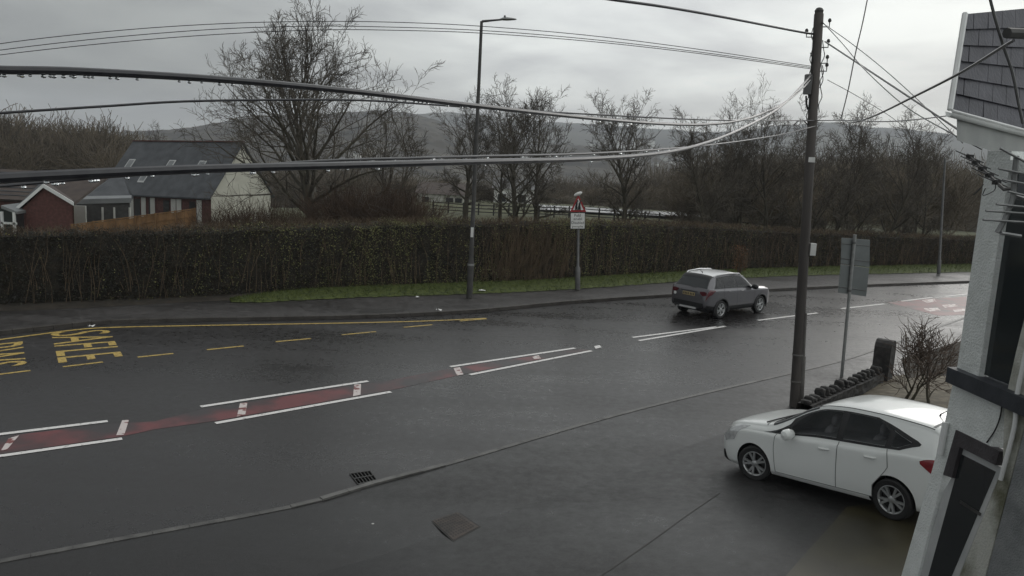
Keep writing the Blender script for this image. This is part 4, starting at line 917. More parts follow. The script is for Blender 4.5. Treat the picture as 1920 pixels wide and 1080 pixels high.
# ------------------------------------------------------------------ overhead cables
dropme = None
def cable(label, P, Y0, Y1, w0, w1=None, drops=0, m='cable', seed=1, d0=0, d1=1, lead=0, tail=0):
    global dropme
    P = np.asarray(P, float); s = np.concatenate([[0], np.cumsum(np.linalg.norm(np.diff(P, axis=0), axis=1))]); s /= s[-1]
    C2 = cr_curve(np.column_stack([P, s]), 6); W = []
    for x, y, t in C2: W.append(atY(x, y, 1 / ((1 - t) / Y0 + t / Y1)))
    W = np.array(W); rad = np.full(len(W), w0) if w1 is None else np.linspace(w0, w1, len(W)); Wd = W
    if lead:      # the run beyond the view
        d = W[0] - W[1]; d /= np.linalg.norm(d); W = np.vstack([W[0] + d * lead, W[0] + d * lead * .5, W]); rad = np.concatenate([[rad[0]] * 2, rad])
    if tail:
        d = W[-1] - W[-2]; d /= np.linalg.norm(d); W = np.vstack([W, W[-1] + d * tail * .5, W[-1] + d * tail]); rad = np.concatenate([rad, [rad[-1]] * 2])
    o = MB().tube(W, rad, 8).build('overhead_cable', M[m], None, True)
    tag(o, label, 'cable', 'overhead cables')
    W = Wd
    if drops:
        if dropme is None:
            b = MB().lathe([(.0, .6), (.4, .4), (.8, 0), (.95, -.45), (.7, -.95), (0, -1.15)], n=8); dropme = raw_mesh('water_drop', b.v, b.f, M['drop'], None, True)
        r = random.Random(seed); k = 0
        for _ in range(drops):
            i = int(len(W) * (d0 + (d1 - d0) * r.random())); i = min(i, len(W) - 2); p = W[i] + (W[i + 1] - W[i]) * r.random()
            q = link('water_drop', dropme, o); sc = r.uniform(.0038, .0062) * (1 + p[1] * .17); q.location = p - [0, 0, w0 * .9 + sc * .35]; q.scale = (sc, sc, sc)
Pp = PY
cable('thick upper wet cable crossing from top left past the street lamp to the pole', [(-120, 126), (0, 131), (150, 134), (400, 148), (640, 169), (880, 197), (1100, 221), (1240, 232), (1330, 233), (1400, 223), (1460, 199), (1500, 170), (1523, 145)], 2.3, Pp, .0125, .016, 80, seed=1, d1=.75, lead=9)
cable('thickest lower wet cable crossing in front of the slate-roofed house', [(-120, 343), (0, 334), (200, 324), (400, 316), (640, 310), (900, 303), (1100, 298), (1240, 287), (1330, 266), (1400, 237), (1460, 203), (1500, 164), (1523, 138)], 2.0, Pp, .0145, .017, 24, m='cable', seed=2, d0=.0, d1=.75, lead=9)
cable('thin wet cable with hanging drops just beneath the thickest lower cable', [(-120, 358), (0, 349), (100, 340), (220, 330), (400, 317), (600, 302), (760, 297), (900, 293), (1100, 288), (1300, 275), (1450, 255), (1530, 236)], 2.4, Pp, .0048, .010, 50, seed=3, d1=.8, lead=9)
cable('single black cable running level below the thick upper cable', [(-120, 221), (0, 212), (200, 199), (350, 190), (560, 187), (700, 189), (880, 201), (1100, 214), (1300, 224), (1400, 226), (1530, 226)], 5, Pp, .0085, .011, lead=14)
for k, (lab, P) in enumerate([('topmost of the three thin parallel wires crossing the sky', [(-120, 104), (0, 82), (150, 64), (300, 51), (450, 43), (600, 40), (750, 42), (900, 49), (1100, 66), (1300, 91), (1520, 124)]),
               ('middle one of the three thin parallel wires crossing the sky', [(-120, 114), (0, 94), (200, 71), (400, 55), (560, 49.5), (700, 50), (900, 57), (1100, 73), (1300, 96), (1520, 126.5)]),
               ('lowest of the three thin parallel wires crossing the sky', [(-120, 122), (0, 103), (200, 81), (400, 65), (600, 56), (750, 57), (900, 62), (1100, 77), (1300, 99), (1520, 129)])]):
    cable(lab, P, 16, Pp, .0075, lead=50)
cable('black cable dropping from the top edge of the view to the pole head', [(1020, -22), (1140, -2), (1240, 12), (1350, 31), (1490, 58), (1526, 64)], 11, Pp, .022, lead=14)
HY = 8.4
cable('thick black cable from the pole head to the white house corner', [(1547, 78), (1620, 126), (1720, 192), (1810, 252)], Pp, HY + .8, .017, .012)
cable('upper thin wire from the pole head to the house fascia', [(1541, 42), (1600, 84), (1660, 132), (1720, 186), (1805, 268)], Pp, HY + .9, .009, .006)
cable('lower thin wire from the pole head to the white house pillar', [(1541, 40), (1580, 82), (1625, 134), (1700, 201), (1780, 248), (1840, 280)], Pp, HY + .4, .010, .006)
cable('faint thin wire from the terminal box sloping down to the right', [(1552, 150), (1600, 176), (1660, 212), (1710, 248), (1790, 300)], Pp, 34, .009, tail=15)
cable('wire continuing level from the pole to the house gutter', [(1530, 226), (1600, 226), (1660, 228), (1720, 224), (1785, 216)], Pp, HY + .6, .010, .006)
cable('thick black cable from the white house roof bracket to the pole', [(1900, 76), (1880, 88), (1800, 137), (1700, 188), (1640, 217), (1598, 230), (1580, 224)], 6.0, Pp, .012, .015)
cable('thin wire rising steeply from the pole loop out of the top of the view', [(1577, 222), (1590, 170), (1604, 100), (1618, 40), (1634, -40)], Pp, 9, .011, .006, tail=9)

# ------------------------------------------------------------------ the white house on the right
WD = np.array([.094, -.9956, 0]); WN = np.array([-.9956, -.094, 0])        # along the wall towards the camera / outwards to the road
K0 = atY(1797, 672, 8.6)
BAT = .085                                                                  # bell-cast flare of the lower render
ZS = atP(1797, 690, K0, WN)[2]
N_LOW = np.array([WN[0], WN[1], BAT]); N_LOW /= np.linalg.norm(N_LOW); K_LOW = np.array([K0[0], K0[1], ZS])
def up(x, y, d=0.0): return atP(x, y, K0 + WN * d, WN)
def lo(x, y, d=0.0): return atP(x, y, K_LOW + N_LOW * d, N_LOW)
def slab(Q, th, name, m, par, nrm=WN):
    return recalc(MB().prism(Q, -np.asarray(nrm) * th).build(name, m, par))
def white_house():
    base = np.array([K0[0], K0[1], float(zf(K0[0], K0[1]))])
    t = thing('white_house', 'white pebbledashed house with slate roof filling the right edge of the view', 'house', base)
    zt = up(1850, 288)[2]
    # upper wall: pillar at the far corner, wall above the window and the return wall behind
    c_b, c_t = np.array([K0[0], K0[1], ZS]), np.array([K0[0], K0[1], 5.64])
    p_b = up(1838, 683); p_t = np.array([p_b[0], p_b[1], 5.64]); p_b = np.array([p_b[0], p_b[1], ZS])
    w1 = slab([c_b, p_b, p_t, c_t], .35, 'wall', M['render'], t)
    far = K0 - WN * 7
    recalc(MB().prism([[K0[0], K0[1], 0], [far[0], far[1], 0], [far[0], far[1], 5.9], [K0[0], K0[1], 5.9]] if False else [c_b - WN * .36, [far[0], far[1], ZS], [far[0], far[1], 5.6], c_t - WN * .36], WD * .3).build('wall', M['render'], t))
    # window frame + dark glass
    f0, f1 = up(1838, 683, -.06), up(1848, 686, -.06)
    s_end = K0 + WD * 4.2
    wt = up(1884, 297)[2]
    fr = slab([[f0[0], f0[1], ZS + .02], [f1[0], f1[1], ZS + .02], [f1[0], f1[1], 5.43], [f0[0], f0[1], 5.43]], .1, 'window', M['frame'], t)
    g = MB().prism([[f1[0], f1[1], ZS + .02], [*(s_end + WN * -.10)[:2], ZS + .02], [*(s_end + WN * -.10)[:2], 5.43], [f1[0], f1[1], 5.43]], -WN * .03); recalc(g.build('pane', M['glass'], fr))
    q0 = up(1838, 683); e = s_end
    slab([[q0[0], q0[1], 5.432], [e[0], e[1], 5.432], [e[0], e[1], 5.55], [q0[0], q0[1], 5.55]], .3, 'lintel', M['render'], t)
    # dark lead-covered sill slab
    a, b = K0 + WN * .10 - WD * .02, K0 + WN * .10 + WD * 4.2; zs0 = ZS
    recalc(MB().prism([[a[0], a[1], zs0], [b[0], b[1], zs0], [*(b - WN * .5)[:2], zs0], [*(a - WN * .5)[:2], zs0]], (0, 0, -.17)).build('sill', M['lead'], t))
    # lower storey: bell-cast render, door in dark band with pale frame
    zl = ZS - .172
    def band(name, Q, m, d=0.0, th=.12, par=t): return slab([lo(x, y, d) for x, y in Q], th, name, m, par, N_LOW)
    band('lower_wall', [(1790, 700), (1850, 722), (1883, 752), (1858, 838), (1792, 806), (1768, 890), (1716, 1100), (1684, 1100), (1748, 880), (1772, 790)], M['render'], 0, .14)
    band('door_surround', [(1792, 806), (1874, 846), (1866, 872), (1799, 838), (1784, 896), (1768, 890)], M['band'], .02, .10)
    df = band('door', [(1799, 838), (1879, 878), (1790, 1100), (1716, 1100), (1770, 920), (1784, 896)], M['frame'], -.03, .08)
    band('pane', [(1803, 852), (1866, 884), (1775, 1100), (1735, 1100)], M['doorglass'], -.022, .01, df)
    band('letter_plate', [(1800, 938), (1838, 962), (1836, 967), (1799, 943)], M['postdark'], -.008, .01, df)
    band('wall_strip', [(1884, 754), (1905, 660), (1930, 560), (1984, 560), (1842, 1100), (1791, 1100), (1880, 878)], M['renderdirty'], .01, .1)
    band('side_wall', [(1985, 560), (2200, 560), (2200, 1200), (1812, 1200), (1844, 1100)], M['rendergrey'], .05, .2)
    # thin cable and waste pipe on the wall
    MB().tube(cr_curve([lo(x, y, .012) for x, y in [(1880, 742), (1876, 778), (1866, 806), (1850, 830)]], 5), .007, 6).build('wall_cable', M['black'], t)
    MB().tube(cr_curve([lo(x, y, .05) for x, y in [(1925, 655), (1906, 745), (1902, 800), (1876, 900)]], 4), .022, 8).build('pipe', M['upvc'], t)
    MB().tube([lo(1773, 792, .04), lo(1762, 852, .04)], .035, 8).build('pipe', M['upvc'], t)
    # roof slope with slate courses, white verge, gutter and a fascia greyed for eave shade, facing the street end
    A0, A1 = atY(1784, 212, 8.35), atY(1960, 258, 9.6); B0, B1 = atY(1813, 26, 8.75), atY(1985, 10, 10.0)
    A0 = A0 + [0, 0, .03]; 
    rf = None; o = MB(); nc = 6
    for k in range(nc):
        v0, v1 = k / nc, (k + 1.12) / nc
        L0, L1 = A0 + (B0 - A0) * v0, A0 + (B0 - A0) * min(v1, 1); R0_, R1_ = A1 + (B1 - A1) * v0, A1 + (B1 - A1) * min(v1, 1)
        nn = 7
        for j in range(nn):
            u0, u1 = (j + (.5 if k % 2 else 0)) / nn, (j + .975 + (.5 if k % 2 else 0)) / nn; u0, u1 = min(u0, 1), min(u1, 1)
            if k % 2 and j == 0: 
                o.prism([L0 + [0, -.035, .0], L0 + (R0_ - L0) * .065 + [0, -.035, 0], L1 + (R1_ - L1) * .065 + [0, .0, 0], L1 + [0, .0, 0]], (0, .03, 0))
            if u1 - u0 < .02: continue
            jj = rnd.uniform(-.006, .006)
            o.prism([L0 + (R0_ - L0) * u0 + [0, -.035 + jj, 0], L0 + (R0_ - L0) * u1 + [0, -.035 + jj, 0], L1 + (R1_ - L1) * u1, L1 + (R1_ - L1) * u0], (0, .03, 0))
    rf = recalc(o.build('roof', M['slate'], t))
    recalc(MB().prism([A0 + [0, .02, 0], A1 + [0, .02, 0], B1 + [0, .02, 0], B0 + [0, .02, 0]], (2.4, 3.0, 0)).build('roof_core', M['slate'], rf))
    MB().tube([A0 + [-.03, -.02, 0], B0 + [-.03, -.02, 0]], .028, 6).build('verge', M['upvc'], rf)
    g0, g1 = atY(1779, 208, 8.25), atY(1965, 258, 9.5); G = []
    for q in (g0, g1): G.append([q + [0, .065 * math.cos(a), .06 * math.sin(a)] for a in np.linspace(math.pi, 2 * math.pi, 9)])
    gt = MB().grid(G); gt.tube([g0 + [0, -.065, .0], g1 + [0, -.065, 0]], .014, 6); gt.build('gutter', M['upvc'], t, True)
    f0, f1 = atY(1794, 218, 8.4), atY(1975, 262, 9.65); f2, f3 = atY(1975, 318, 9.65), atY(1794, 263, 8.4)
    recalc(MB().prism([f0, f1, f2, f3], (1.9, 2.5, 0)).build('fascia', M['fasciashade'], t))
    # hopper/bracket and cables on the slates
    h0 = atY(1888, 62, 7.9); h1 = atY(1990, 66, 8.2)
    MB().tube([h0, h1], .05, 8).build('roof_bracket', M['postdark'], t)
    MB().tube(cr_curve([atY(x, y, 8.0 + .002 * (x - 1860)) for x, y in [(1850, -30), (1862, 20), (1880, 82), (1898, 135), (1909, 190), (1918, 232)]], 4), .014, 6).build('roof_cable', M['steel'], t)
white_house()
def aerials():
    # dark yagi seen nearly end-on
    Y = 6.6; a, b = atY(1814, 290, Y + .9), atY(1874, 347, Y); t = thing('tv_aerial', 'dark many-armed TV aerial pointing away beside the white house window', 'aerial', b)
    MB().tube([a, b], .012, 6).build('boom', M['black'], t)
    for k, (dx, dy) in enumerate([(24, 3), (26, 5), (22, 6), (24, 8), (20, 9)]):
        c = a + (b - a) * (.08 + .21 * k); w = np.array([.16, .05, -.045]) * (1 + .06 * k)
        MB().tube([c - w, c, c + w], [.005, .006, .005], 5).build('element', M['black'], t)
        MB().box(c, (.05, .05, .04)).build('element_clip', M['black'], t)
    for s in (-1, 1):
        MB().tube(cr_curve([b + [s * .05 - .08, 0, -.0], b + [s * .06 - .10, 0, -.05], b + [s * .04 - .15, .02, -.09], b + [s * .02 - .13, 0, -.03]], 4), .004, 5).build('dipole_loop', M['black'], t)
    MB().tube([b, b + (b - a) / np.linalg.norm(b - a) * .12, atY(1905, 352, Y - .1)], .016, 6).build('mast_arm', M['postdark'], t)
    # second aerial with a vertical spine and pale rods
    Y = 5.6; t = thing('tv_aerial', 'grey TV aerial with a bent spine and rows of pale rods at the right edge', 'aerial', atY(1872, 434, Y))
    sp = [atY(x, y, Y) for x, y in [(1906, 292), (1902, 330), (1900, 366), (1895, 384), (1884, 412), (1870, 436)]]
    MB().tube(sp, .018, 6).build('spine', M['alu'], t, True)
    for (x0, y0, x1, y1) in [(1875, 278, 1925, 305), (1872, 316, 1940, 330), (1880, 337, 1940, 348), (1890, 359, 1945, 372), (1868, 383, 1942, 390), (1848, 395, 1945, 402), (1843, 412, 1945, 418), (1877, 437, 1914, 443)]:
        MB().tube([atY(x0, y0, Y - .03), atY(x1, y1, Y - .03)], .0085 if y0 < 430 else .014, 6).build('rod', M['alu'], t)
    MB().tube([sp[2], atY(1935, 378, Y + .3), atY(1990, 400, Y + .6)], .02, 6).build('wall_bracket', M['alu'], t)
aerials()

# ------------------------------------------------------------------ garden wall with cock-and-hen stones, bare shrub
def garden_wall():
    a, b = gp(1505, 792), gp(1645, 716); a[2] -= .05; b[2] -= .05; r = random.Random(3); d = b - a; L = np.linalg.norm(d[:2]); u = d / np.linalg.norm(d); nv = np.array([u[1], -u[0], 0])
    t = thing('garden_wall', 'low dark stone wall topped with upright stones, ending at the round-topped pillar', 'wall', (a + b) / 2)
    za, zb_ = atY(1509, 758, a[1])[2], atY(1640, 698, b[1])[2]
    n = 40; G = []
    for i in range(n + 1):
        f_ = i / n; p = a + d * f_; z = za + (zb_ - za) * f_
        G.append([p + nv * (.16 + r.gauss(0, .012)) , *[p * [1, 1, 0] + nv * (.16 + r.gauss(0, .015)) + [0, 0, p[2] + (z - p[2]) * h] for h in (.25, .5, .75, 1)], *[p * [1, 1, 0] - nv * (.16 + r.gauss(0, .015)) + [0, 0, p[2] + (z - p[2]) * h] for h in (1, .5, 0)]])
    recalc(MB().grid(G).build('stone_wall', M['stone'], t))
    k = 0; s = 0.0
    while s < L - .1:
        w = r.uniform(.13, .2); h = (.23 if k % 2 else .10) * r.uniform(.7, 1.3); p = a + d * (s + w / 2) / L; z = za + (zb_ - za) * (s + w / 2) / L
        c = np.array([p[0], p[1], z + h / 2 - .02]); bm = bmesh.new(); bmesh.ops.create_icosphere(bm, subdivisions=2, radius=.5)
        V = np.array([v.co for v in bm.verts]); V = np.sign(V) * np.abs(V) ** .6 * .6; V += np.array([[r.gauss(0, .02) for _ in range(3)] for _ in V]); F = [[v.index for v in f_.verts] for f_ in bm.faces]; bm.free()
        W = c + V[:, :1] * u * w * 1.1 + V[:, 1:2] * nv * .3 + V[:, 2:3] * np.array([0, 0, h])
        MB().add(W, F).build('coping_stone', M['stone'], t); s += w; k += 1
    p = gp(1653, 712); zt = atY(1664, 636, p[1])[2]; t2 = thing('wall_pillar', 'dark stone gate pillar with a rounded top at the end of the garden wall', 'pillar', p)
    h = zt - p[2]; pr = [(-.24, 0), (-.24, h - .2), (-.2, h - .09), (-.11, h - .02), (0, h), (.11, h - .02), (.2, h - .09), (.24, h - .2), (.24, 0)]
    recalc(MB().prism([p + u * x * 0.95 + nv * .2 + [0, 0, z] for x, z in pr], -nv * .42).build('shaft', M['stone'], t2))
    # wall turns back towards the house beyond the pillar
    return
garden_wall()
def shrub(label, px, py, top, w_px, seed, limbs=16, kids=(6, 5, 3)):
    b = gp(px, py); H = atY(px + 5, top, b[1])[2] - b[2]; W = w_px * b[1] / FPX
    t = thing('bare_shrub', label, 'shrub', b, 'bare shrubs in the garden')
    T, C = grow(seed, (0, 0, 0), H, W, .055, crown_lo=.12, limbs=limbs, kids=kids, up=.6, multi=3, fan=.35)
    V, F = segs_mesh(T, 6); link('trunk', raw_mesh('trunk', V, F, M['bark'], None, True), t)
    V, F = segs_mesh([(P, np.maximum(R * .8, .004)) for P, R in C], 3); link('crown', raw_mesh('crown', V, F, M['shrubtwig'], None, True), t)
shrub('bare many-stemmed shrub in the gravel between the pillar and the white house', 1722, 760, 625, 120, 61, 13, (4, 4, 2))

# ------------------------------------------------------------------ cars
def hermite(xs, ys):
    xs = np.asarray(xs, float); ys = np.asarray(ys, float); h = np.diff(xs); s = np.diff(ys) / h; m = np.zeros(len(xs)); m[0] = s[0]; m[-1] = s[-1]
    for i in range(1, len(xs) - 1):
        m[i] = 0 if s[i - 1] * s[i] <= 0 else 2 * s[i - 1] * s[i] / (s[i - 1] + s[i])
    def f(x):
        x = min(max(x, xs[0]), xs[-1]); i = min(int(np.searchsorted(xs, x, 'right')) - 1, len(xs) - 2); t = (x - xs[i]) / h[i]
        return (2 * t**3 - 3 * t**2 + 1) * ys[i] + (t**3 - 2 * t**2 + t) * h[i] * m[i] + (-2 * t**3 + 3 * t**2) * ys[i + 1] + (t**3 - t**2) * h[i] * m[i + 1]
    return f
class Body:
    def __init__(s, zt, zb, w, belt, wr):
        s.zt, s.zb, s.w, s.belt, s.wr = hermite(*zip(*zt)), hermite(*zip(*zb)), hermite(*zip(*w)), hermite(*zip(*belt)), hermite(*zip(*wr))
        s.x0, s.x1 = zt[0][0], zt[-1][0]
    def section(s, x):
        W, Zb, Zt = s.w(x), s.zb(x), s.zt(x); B = min(s.belt(x), Zt - .035); Wr = min(s.wr(x), W * .95); hb = max(B - Zb, .05); g = Zt - B; e = min(.085, g * .5); E = Zt - e
        P = [(0, Zb), (W * .8, Zb), (W * .945, Zb + min(.05, hb * .2)), (W * .985, Zb + .2 * hb), (W * 1.0, Zb + .45 * hb), (W * .997, Zb + .7 * hb), (W * .985, B - .06 * hb), (W * .955, B)]
        y7, z7 = P[-1]
        for t in (.28, .55, .82): P.append((y7 + (Wr - y7) * t + .022 * math.sin(math.pi * t) * min(1, g / .3), z7 + (E - z7) * t))
        P += [(Wr, E), (Wr * .93, Zt - e * .42), (Wr * .62, Zt - e * .12), (0, Zt)]
        return np.array(P)
    def P(s, x, v, side=1, off=0):
        Q = s.section(x); Q = np.vstack([[-Q[1][0], Q[1][1]], Q, [-Q[-2][0], Q[-2][1]]]); v = min(max(v, 0), 14); i = min(int(v), 13); t = v - i; a, b, c, d = Q[i], Q[i + 1], Q[i + 2], Q[i + 3]
        q = .5 * (2 * b + (c - a) * t + (2 * a - 5 * b + 4 * c - d) * t * t + (3 * b - 3 * c + d - a) * t ** 3)
        p = np.array([x, q[0], q[1]])
        if off:
            h = .01; n = np.cross(s.P(x + h, v) - s.P(x - h, v), s.P(x, min(v + .05, 14)) - s.P(x, max(v - .05, 0))); n /= np.linalg.norm(n) + 1e-9
            if n @ (p - [np.clip(x, s.x0 + .5, s.x1 - .5), 0, .75]) < 0: n = -n
            p = p + n * off
        return p * [1, side, 1]
    def shell(s, nx=90):
        xs = s.x0 + (s.x1 - s.x0) * (.5 - .5 * np.cos(np.linspace(.06, math.pi - .06, nx))); xs[0], xs[-1] = s.x0, s.x1
        vs = np.linspace(0, 14, 57); o = MB(); V = []
        for x in xs:
            L_ = [s.P(x, v) for v in vs]; V += L_ + [p * [1, -1, 1] for p in L_[-2:0:-1]]
        k = 2 * len(vs) - 2
        F = [[i * k + j, i * k + (j + 1) % k, (i + 1) * k + (j + 1) % k, (i + 1) * k + j] for i in range(len(xs) - 1) for j in range(k)] + [list(range(k))[::-1], list(range((len(xs) - 1) * k, len(xs) * k))]
        return o.add(V, F)
    def patch(s, v0, v1, fx0, fx1, off, side=1, nu=14, nv=12):
        g = lambda f, v: f if np.isscalar(f) else float(np.interp(v, [a for a, _ in f], [b for _, b in f]))
        return [[s.P(g(fx0, v) + (g(fx1, v) - g(fx0, v)) * u, v, side, off) for u in np.linspace(0, 1, nu)] for v in np.linspace(v0, v1, nv)]
    def top(s, va, fx0, fx1, off, nu=12, nv=15):
        rows = []
        for w in np.linspace(-1, 1, nv):
            v = 14 - (14 - va) * abs(w); a = fx0(abs(w)); b = fx1(abs(w)); rows.append([s.P(a + (b - a) * u, v, 1 if w >= 0 else -1, off) for u in np.linspace(0, 1, nu)])
        return rows
def make_car(name, label, B, spec, Mx):
    t = thing(name, label, 'car', (0, 0, 0)); t.matrix_world = Mx
    paint = spec['paint']; R = spec['rw']; hubs = spec['hubs']; wy = spec['wy']
    body = B.shell().build('body', [M[paint], M['trim']], t, True, True); recalc(body)
    # wheel arches cut out of the shell
    for hx in hubs:
        for sd in (1, -1):
            c = MB().lathe([(0, -.24), (R + .055, -.24), (R + .055, .5), (0, .5)], (hx, sd * (wy - .02), R), (0, sd, 0), 40); cut = c.build('cutter', M['trim'], None); recalc(cut)
            md = body.modifiers.new('b', 'BOOLEAN'); md.operation = 'DIFFERENCE'; md.object = cut; md.solver = 'EXACT'; md.material_mode = 'TRANSFER'
    g2 = lambda f, v: float(np.interp(v, [a for a, _ in f], [b for _, b in f]))
    va, vb = spec['gv'][0] + .12, spec['gv'][1] - .12; ff, fr = spec['panes'][0][1], spec['panes'][-1][0]
    for sd in (1, -1):      # the cabin behind the side glass
        e = .03; out_ = [(g2(fr, va) + e + (g2(ff, va) - g2(fr, va) - 2 * e) * u, va) for u in np.linspace(0, 1, 14)] + [(g2(ff, v) - e, v) for v in np.linspace(va, vb, 8)[1:]] + [(g2(ff, vb) - e + (g2(fr, vb) - g2(ff, vb) + 2 * e) * u, vb) for u in np.linspace(0, 1, 14)[1:]] + [(g2(fr, v) + e, v) for v in np.linspace(vb, va, 8)[1:-1]]
        pts = [B.P(x, v) for x, v in out_]; cut = MB().prism([(p[0], sd * .24, p[2]) for p in pts], (0, sd * .9, 0)).build('cutter', M['cabin'], None); recalc(cut)
        md = body.modifiers.new('b', 'BOOLEAN'); md.operation = 'DIFFERENCE'; md.object = cut; md.solver = 'EXACT'; md.material_mode = 'TRANSFER'
    bpy.context.view_layer.update(); 
    for md in body.modifiers: md.object.matrix_world = Mx
    bpy.context.view_layer.update()
    dg = bpy.context.evaluated_depsgraph_get(); me = bpy.data.meshes.new_from_object(body.evaluated_get(dg)); cuts = [md.object for md in body.modifiers]; body.modifiers.clear(); body.data = me
    me.polygons.foreach_set('use_smooth', np.ones(len(me.polygons), bool)); me.set_sharp_from_angle(angle=math.radians(32))
    for c in cuts: bpy.data.objects.remove(c)
    pb = lambda G, n, m, par=t, sm=True: MB().grid(G).build(n, M[m] if isinstance(m, str) else m, par, sm, True)
    # glazing: dark trim band round the cabin, panes proud of it
    v0, v1 = spec['gv']
    for sd in (1, -1):
        if spec.get('trimband', True):
            o = MB(); P_ = spec['panes']; vv = np.linspace(v0 - .16, v1 + .12, 12); gl = lambda f, dx=0: [(v, g2(f, v) + dx) for v in vv]
            o.grid(B.patch(v0 - .16, v0 + .10, spec['gl_r_out'], spec['gl_f_out'], .0045, sd, 40, 3)); o.grid(B.patch(v1 - .10, v1 + .12, spec['gl_r_out'], spec['gl_f_out'], .0045, sd, 40, 3))
            o.grid(B.patch(v0 - .16, v1 + .12, gl(P_[0][1], -.02), spec['gl_f_out'], .004, sd, 5, 12)); o.grid(B.patch(v0 - .16, v1 + .12, spec['gl_r_out'], gl(P_[-1][0], .02), .004, sd, 5, 12))
            for i in range(len(P_) - 1): o.grid(B.patch(v0 - .16, v1 + .12, gl(P_[i + 1][1], -.02), gl(P_[i][0], .02), .005, sd, 4, 12))
            o.build('window_trim', M['trim'], t, True, True)
        for a, b in spec['panes']:
            pb(B.patch(v0, v1, a, b, .008, sd, 14, 10), 'side_window', spec['sideglass'])
        for sx in spec['seats']:
            o = MB(); bm = bmesh.new(); bmesh.ops.create_icosphere(bm, subdivisions=3, radius=1); Q = np.array([v.co for v in bm.verts]); F = [[v.index for v in f_.verts] for f_ in bm.faces]; bm.free(); Q = np.sign(Q) * np.abs(Q) ** .6
            for c_, h_, tl in (((sx, .37, .98), (.09, .25, .24), -.28), ((sx - .09, .37, 1.29), (.055, .14, .10), -.2)):
                R_ = np.array([[math.cos(tl), 0, math.sin(tl)], [0, 1, 0], [-math.sin(tl), 0, math.cos(tl)]]); o.add((Q * h_) @ R_.T + np.array([c_[0], sd * c_[1], c_[2]]), F)
            o.build('seat', M['seat'], t, True, True)
    ws = spec['ws']; pb(B.top(ws[0], ws[1], ws[2], .005), 'windscreen', 'carglass'); rw = spec['rwin']; pb(B.top(rw[0], rw[1], rw[2], .006), 'rear_window', 'carglass')
    # doors with shut lines and handles
    for sd in (1, -1):
        for (a, b) in spec['doors']:
            ed = .008; A_ = [(v, x + ed * 0) for v, x in a]; 
            dl = MB(); 
            d = pb(B.patch(2.5, v0 - .2, a, b, .0035, sd, 22, 14), 'door', paint)
            sm = MB()
            for ln in (a, b): sm.grid(B.patch(2.5, v0 - .2, [(v, x - .007) for v, x in ln], [(v, x + .007) for v, x in ln], .0045, sd, 2, 14))
            sm.grid(B.patch(2.46, 2.56, a, b, .0045, sd, 20, 2)); sm.build('shut_line', M[spec['seam']], d, True, True)
            hx = a[-1][1] + .16; hp = [B.P(hx + .2 * u, spec['hv'], sd, .03) for u in (0, .15, .5, .85, 1)]; hp[0] = B.P(hx, spec['hv'], sd, .006); hp[-1] = B.P(hx + .2, spec['hv'], sd, .006)
            MB().tube(hp, [.012, .016, .017, .016, .012], 8).build('handle', M[paint], d, True, True)
    # lamps
    for sd in (1, -1):
        for nm, m, v0_, v1_, a, b in spec['lamps']: pb(B.patch(v0_, v1_, a, b, .006, sd, 10, 8), nm, m)
        for nm, m, v0_, v1_, a, b in spec['trims']: pb(B.patch(v0_, v1_, a, b, .007, sd, 24, 8), nm, m)
        # mirror
        mx, mz = spec['mirror']; c = np.array([mx, sd * (B.w(mx) + .10), mz]); G = []
        for y_, s_ in [(-.13, .05), (-.10, .75), (-.02, 1), (.07, .97), (.11, .7), (.13, .05)]:
            G.append([c + [s_ * .095 * math.cos(q), sd * y_, s_ * .10 * math.sin(q)] for q in np.linspace(0, 2 * math.pi, 13)])
        mm = pb(G, 'mirror', spec['mirrorpaint']); MB().tube([c + [0, -sd * .1, -.04], c + [-.01, -sd * .17, -.06]], .022, 6).build('mirror_stalk', M['trim'], mm, True, True)
    # wheels
    tb = MB().lathe([(R * .66, -.10), (R * .9, -.105), (R * .985, -.085), (R, -.05), (R, .05), (R * .985, .085), (R * .9, .105), (R * .68, .098), (R * .66, .085)], (0, 0, 0), (0, 1, 0), 40); tyre_me = raw_mesh('tyre', tb.v, tb.f, M['rubber'], None, True)
    rb = MB().lathe([(R * .67, .07), (R * .70, .098), (R * .66, .10), (R * .615, .085), (R * .60, .03)], (0, 0, 0), (0, 1, 0), 40)
    for k in range(5):
        for ds in (-.17, .17):
            a0 = k * 2 * math.pi / 5 + .3; a1 = a0 + ds * 1.25
            p0 = np.array([math.cos(a0) * R * .14, .075, math.sin(a0) * R * .14]); p1 = np.array([math.cos(a1) * R * .64, .082, math.sin(a1) * R * .64])
            dd = (p1 - p0) / np.linalg.norm(p1 - p0); nn = np.array([0, 1., 0]); rb.box((p0 + p1) / 2, (np.linalg.norm(p1 - p0), R * .115, .035), [dd, np.cross(nn, dd), nn])
    rb.lathe([(0, .10), (R * .1, .10), (R * .19, .088), (R * .2, .05)], (0, 0, 0), (0, 1, 0), 20)
    rim_me = raw_mesh('rim', rb.v, rb.f, M[spec.get('rimmat', 'alloy')], None, True)
    hb = MB().lathe([(0, .02), (R * .64, .02), (R * .64, -.08), (0, -.08)], (0, 0, 0), (0, 1, 0), 28); hub_me = raw_mesh('wheel', hb.v, hb.f, M['trim'], None, True)
    for i, hx in enumerate(hubs):
        for sd in (1, -1):
            w = link('wheel', hub_me, t); w.location = (hx, sd * wy, R); st = spec['steer'] if i == 0 else 0
            w.rotation_euler = (0, rnd.uniform(0, 6) if False else .4 * i + .2, st + (0 if sd > 0 else math.pi)); w.rotation_mode = 'XYZ'
            link('tyre', tyre_me, w); link('rim', rim_me, w)
    MB().box((0, 0, R * .75), (B.x1 - B.x0 - 1.0, wy * 1.5, .12)).build('underbody', M['trim'], t, False, True)
    for part in spec.get('extra', []): part(t, B)
    return t
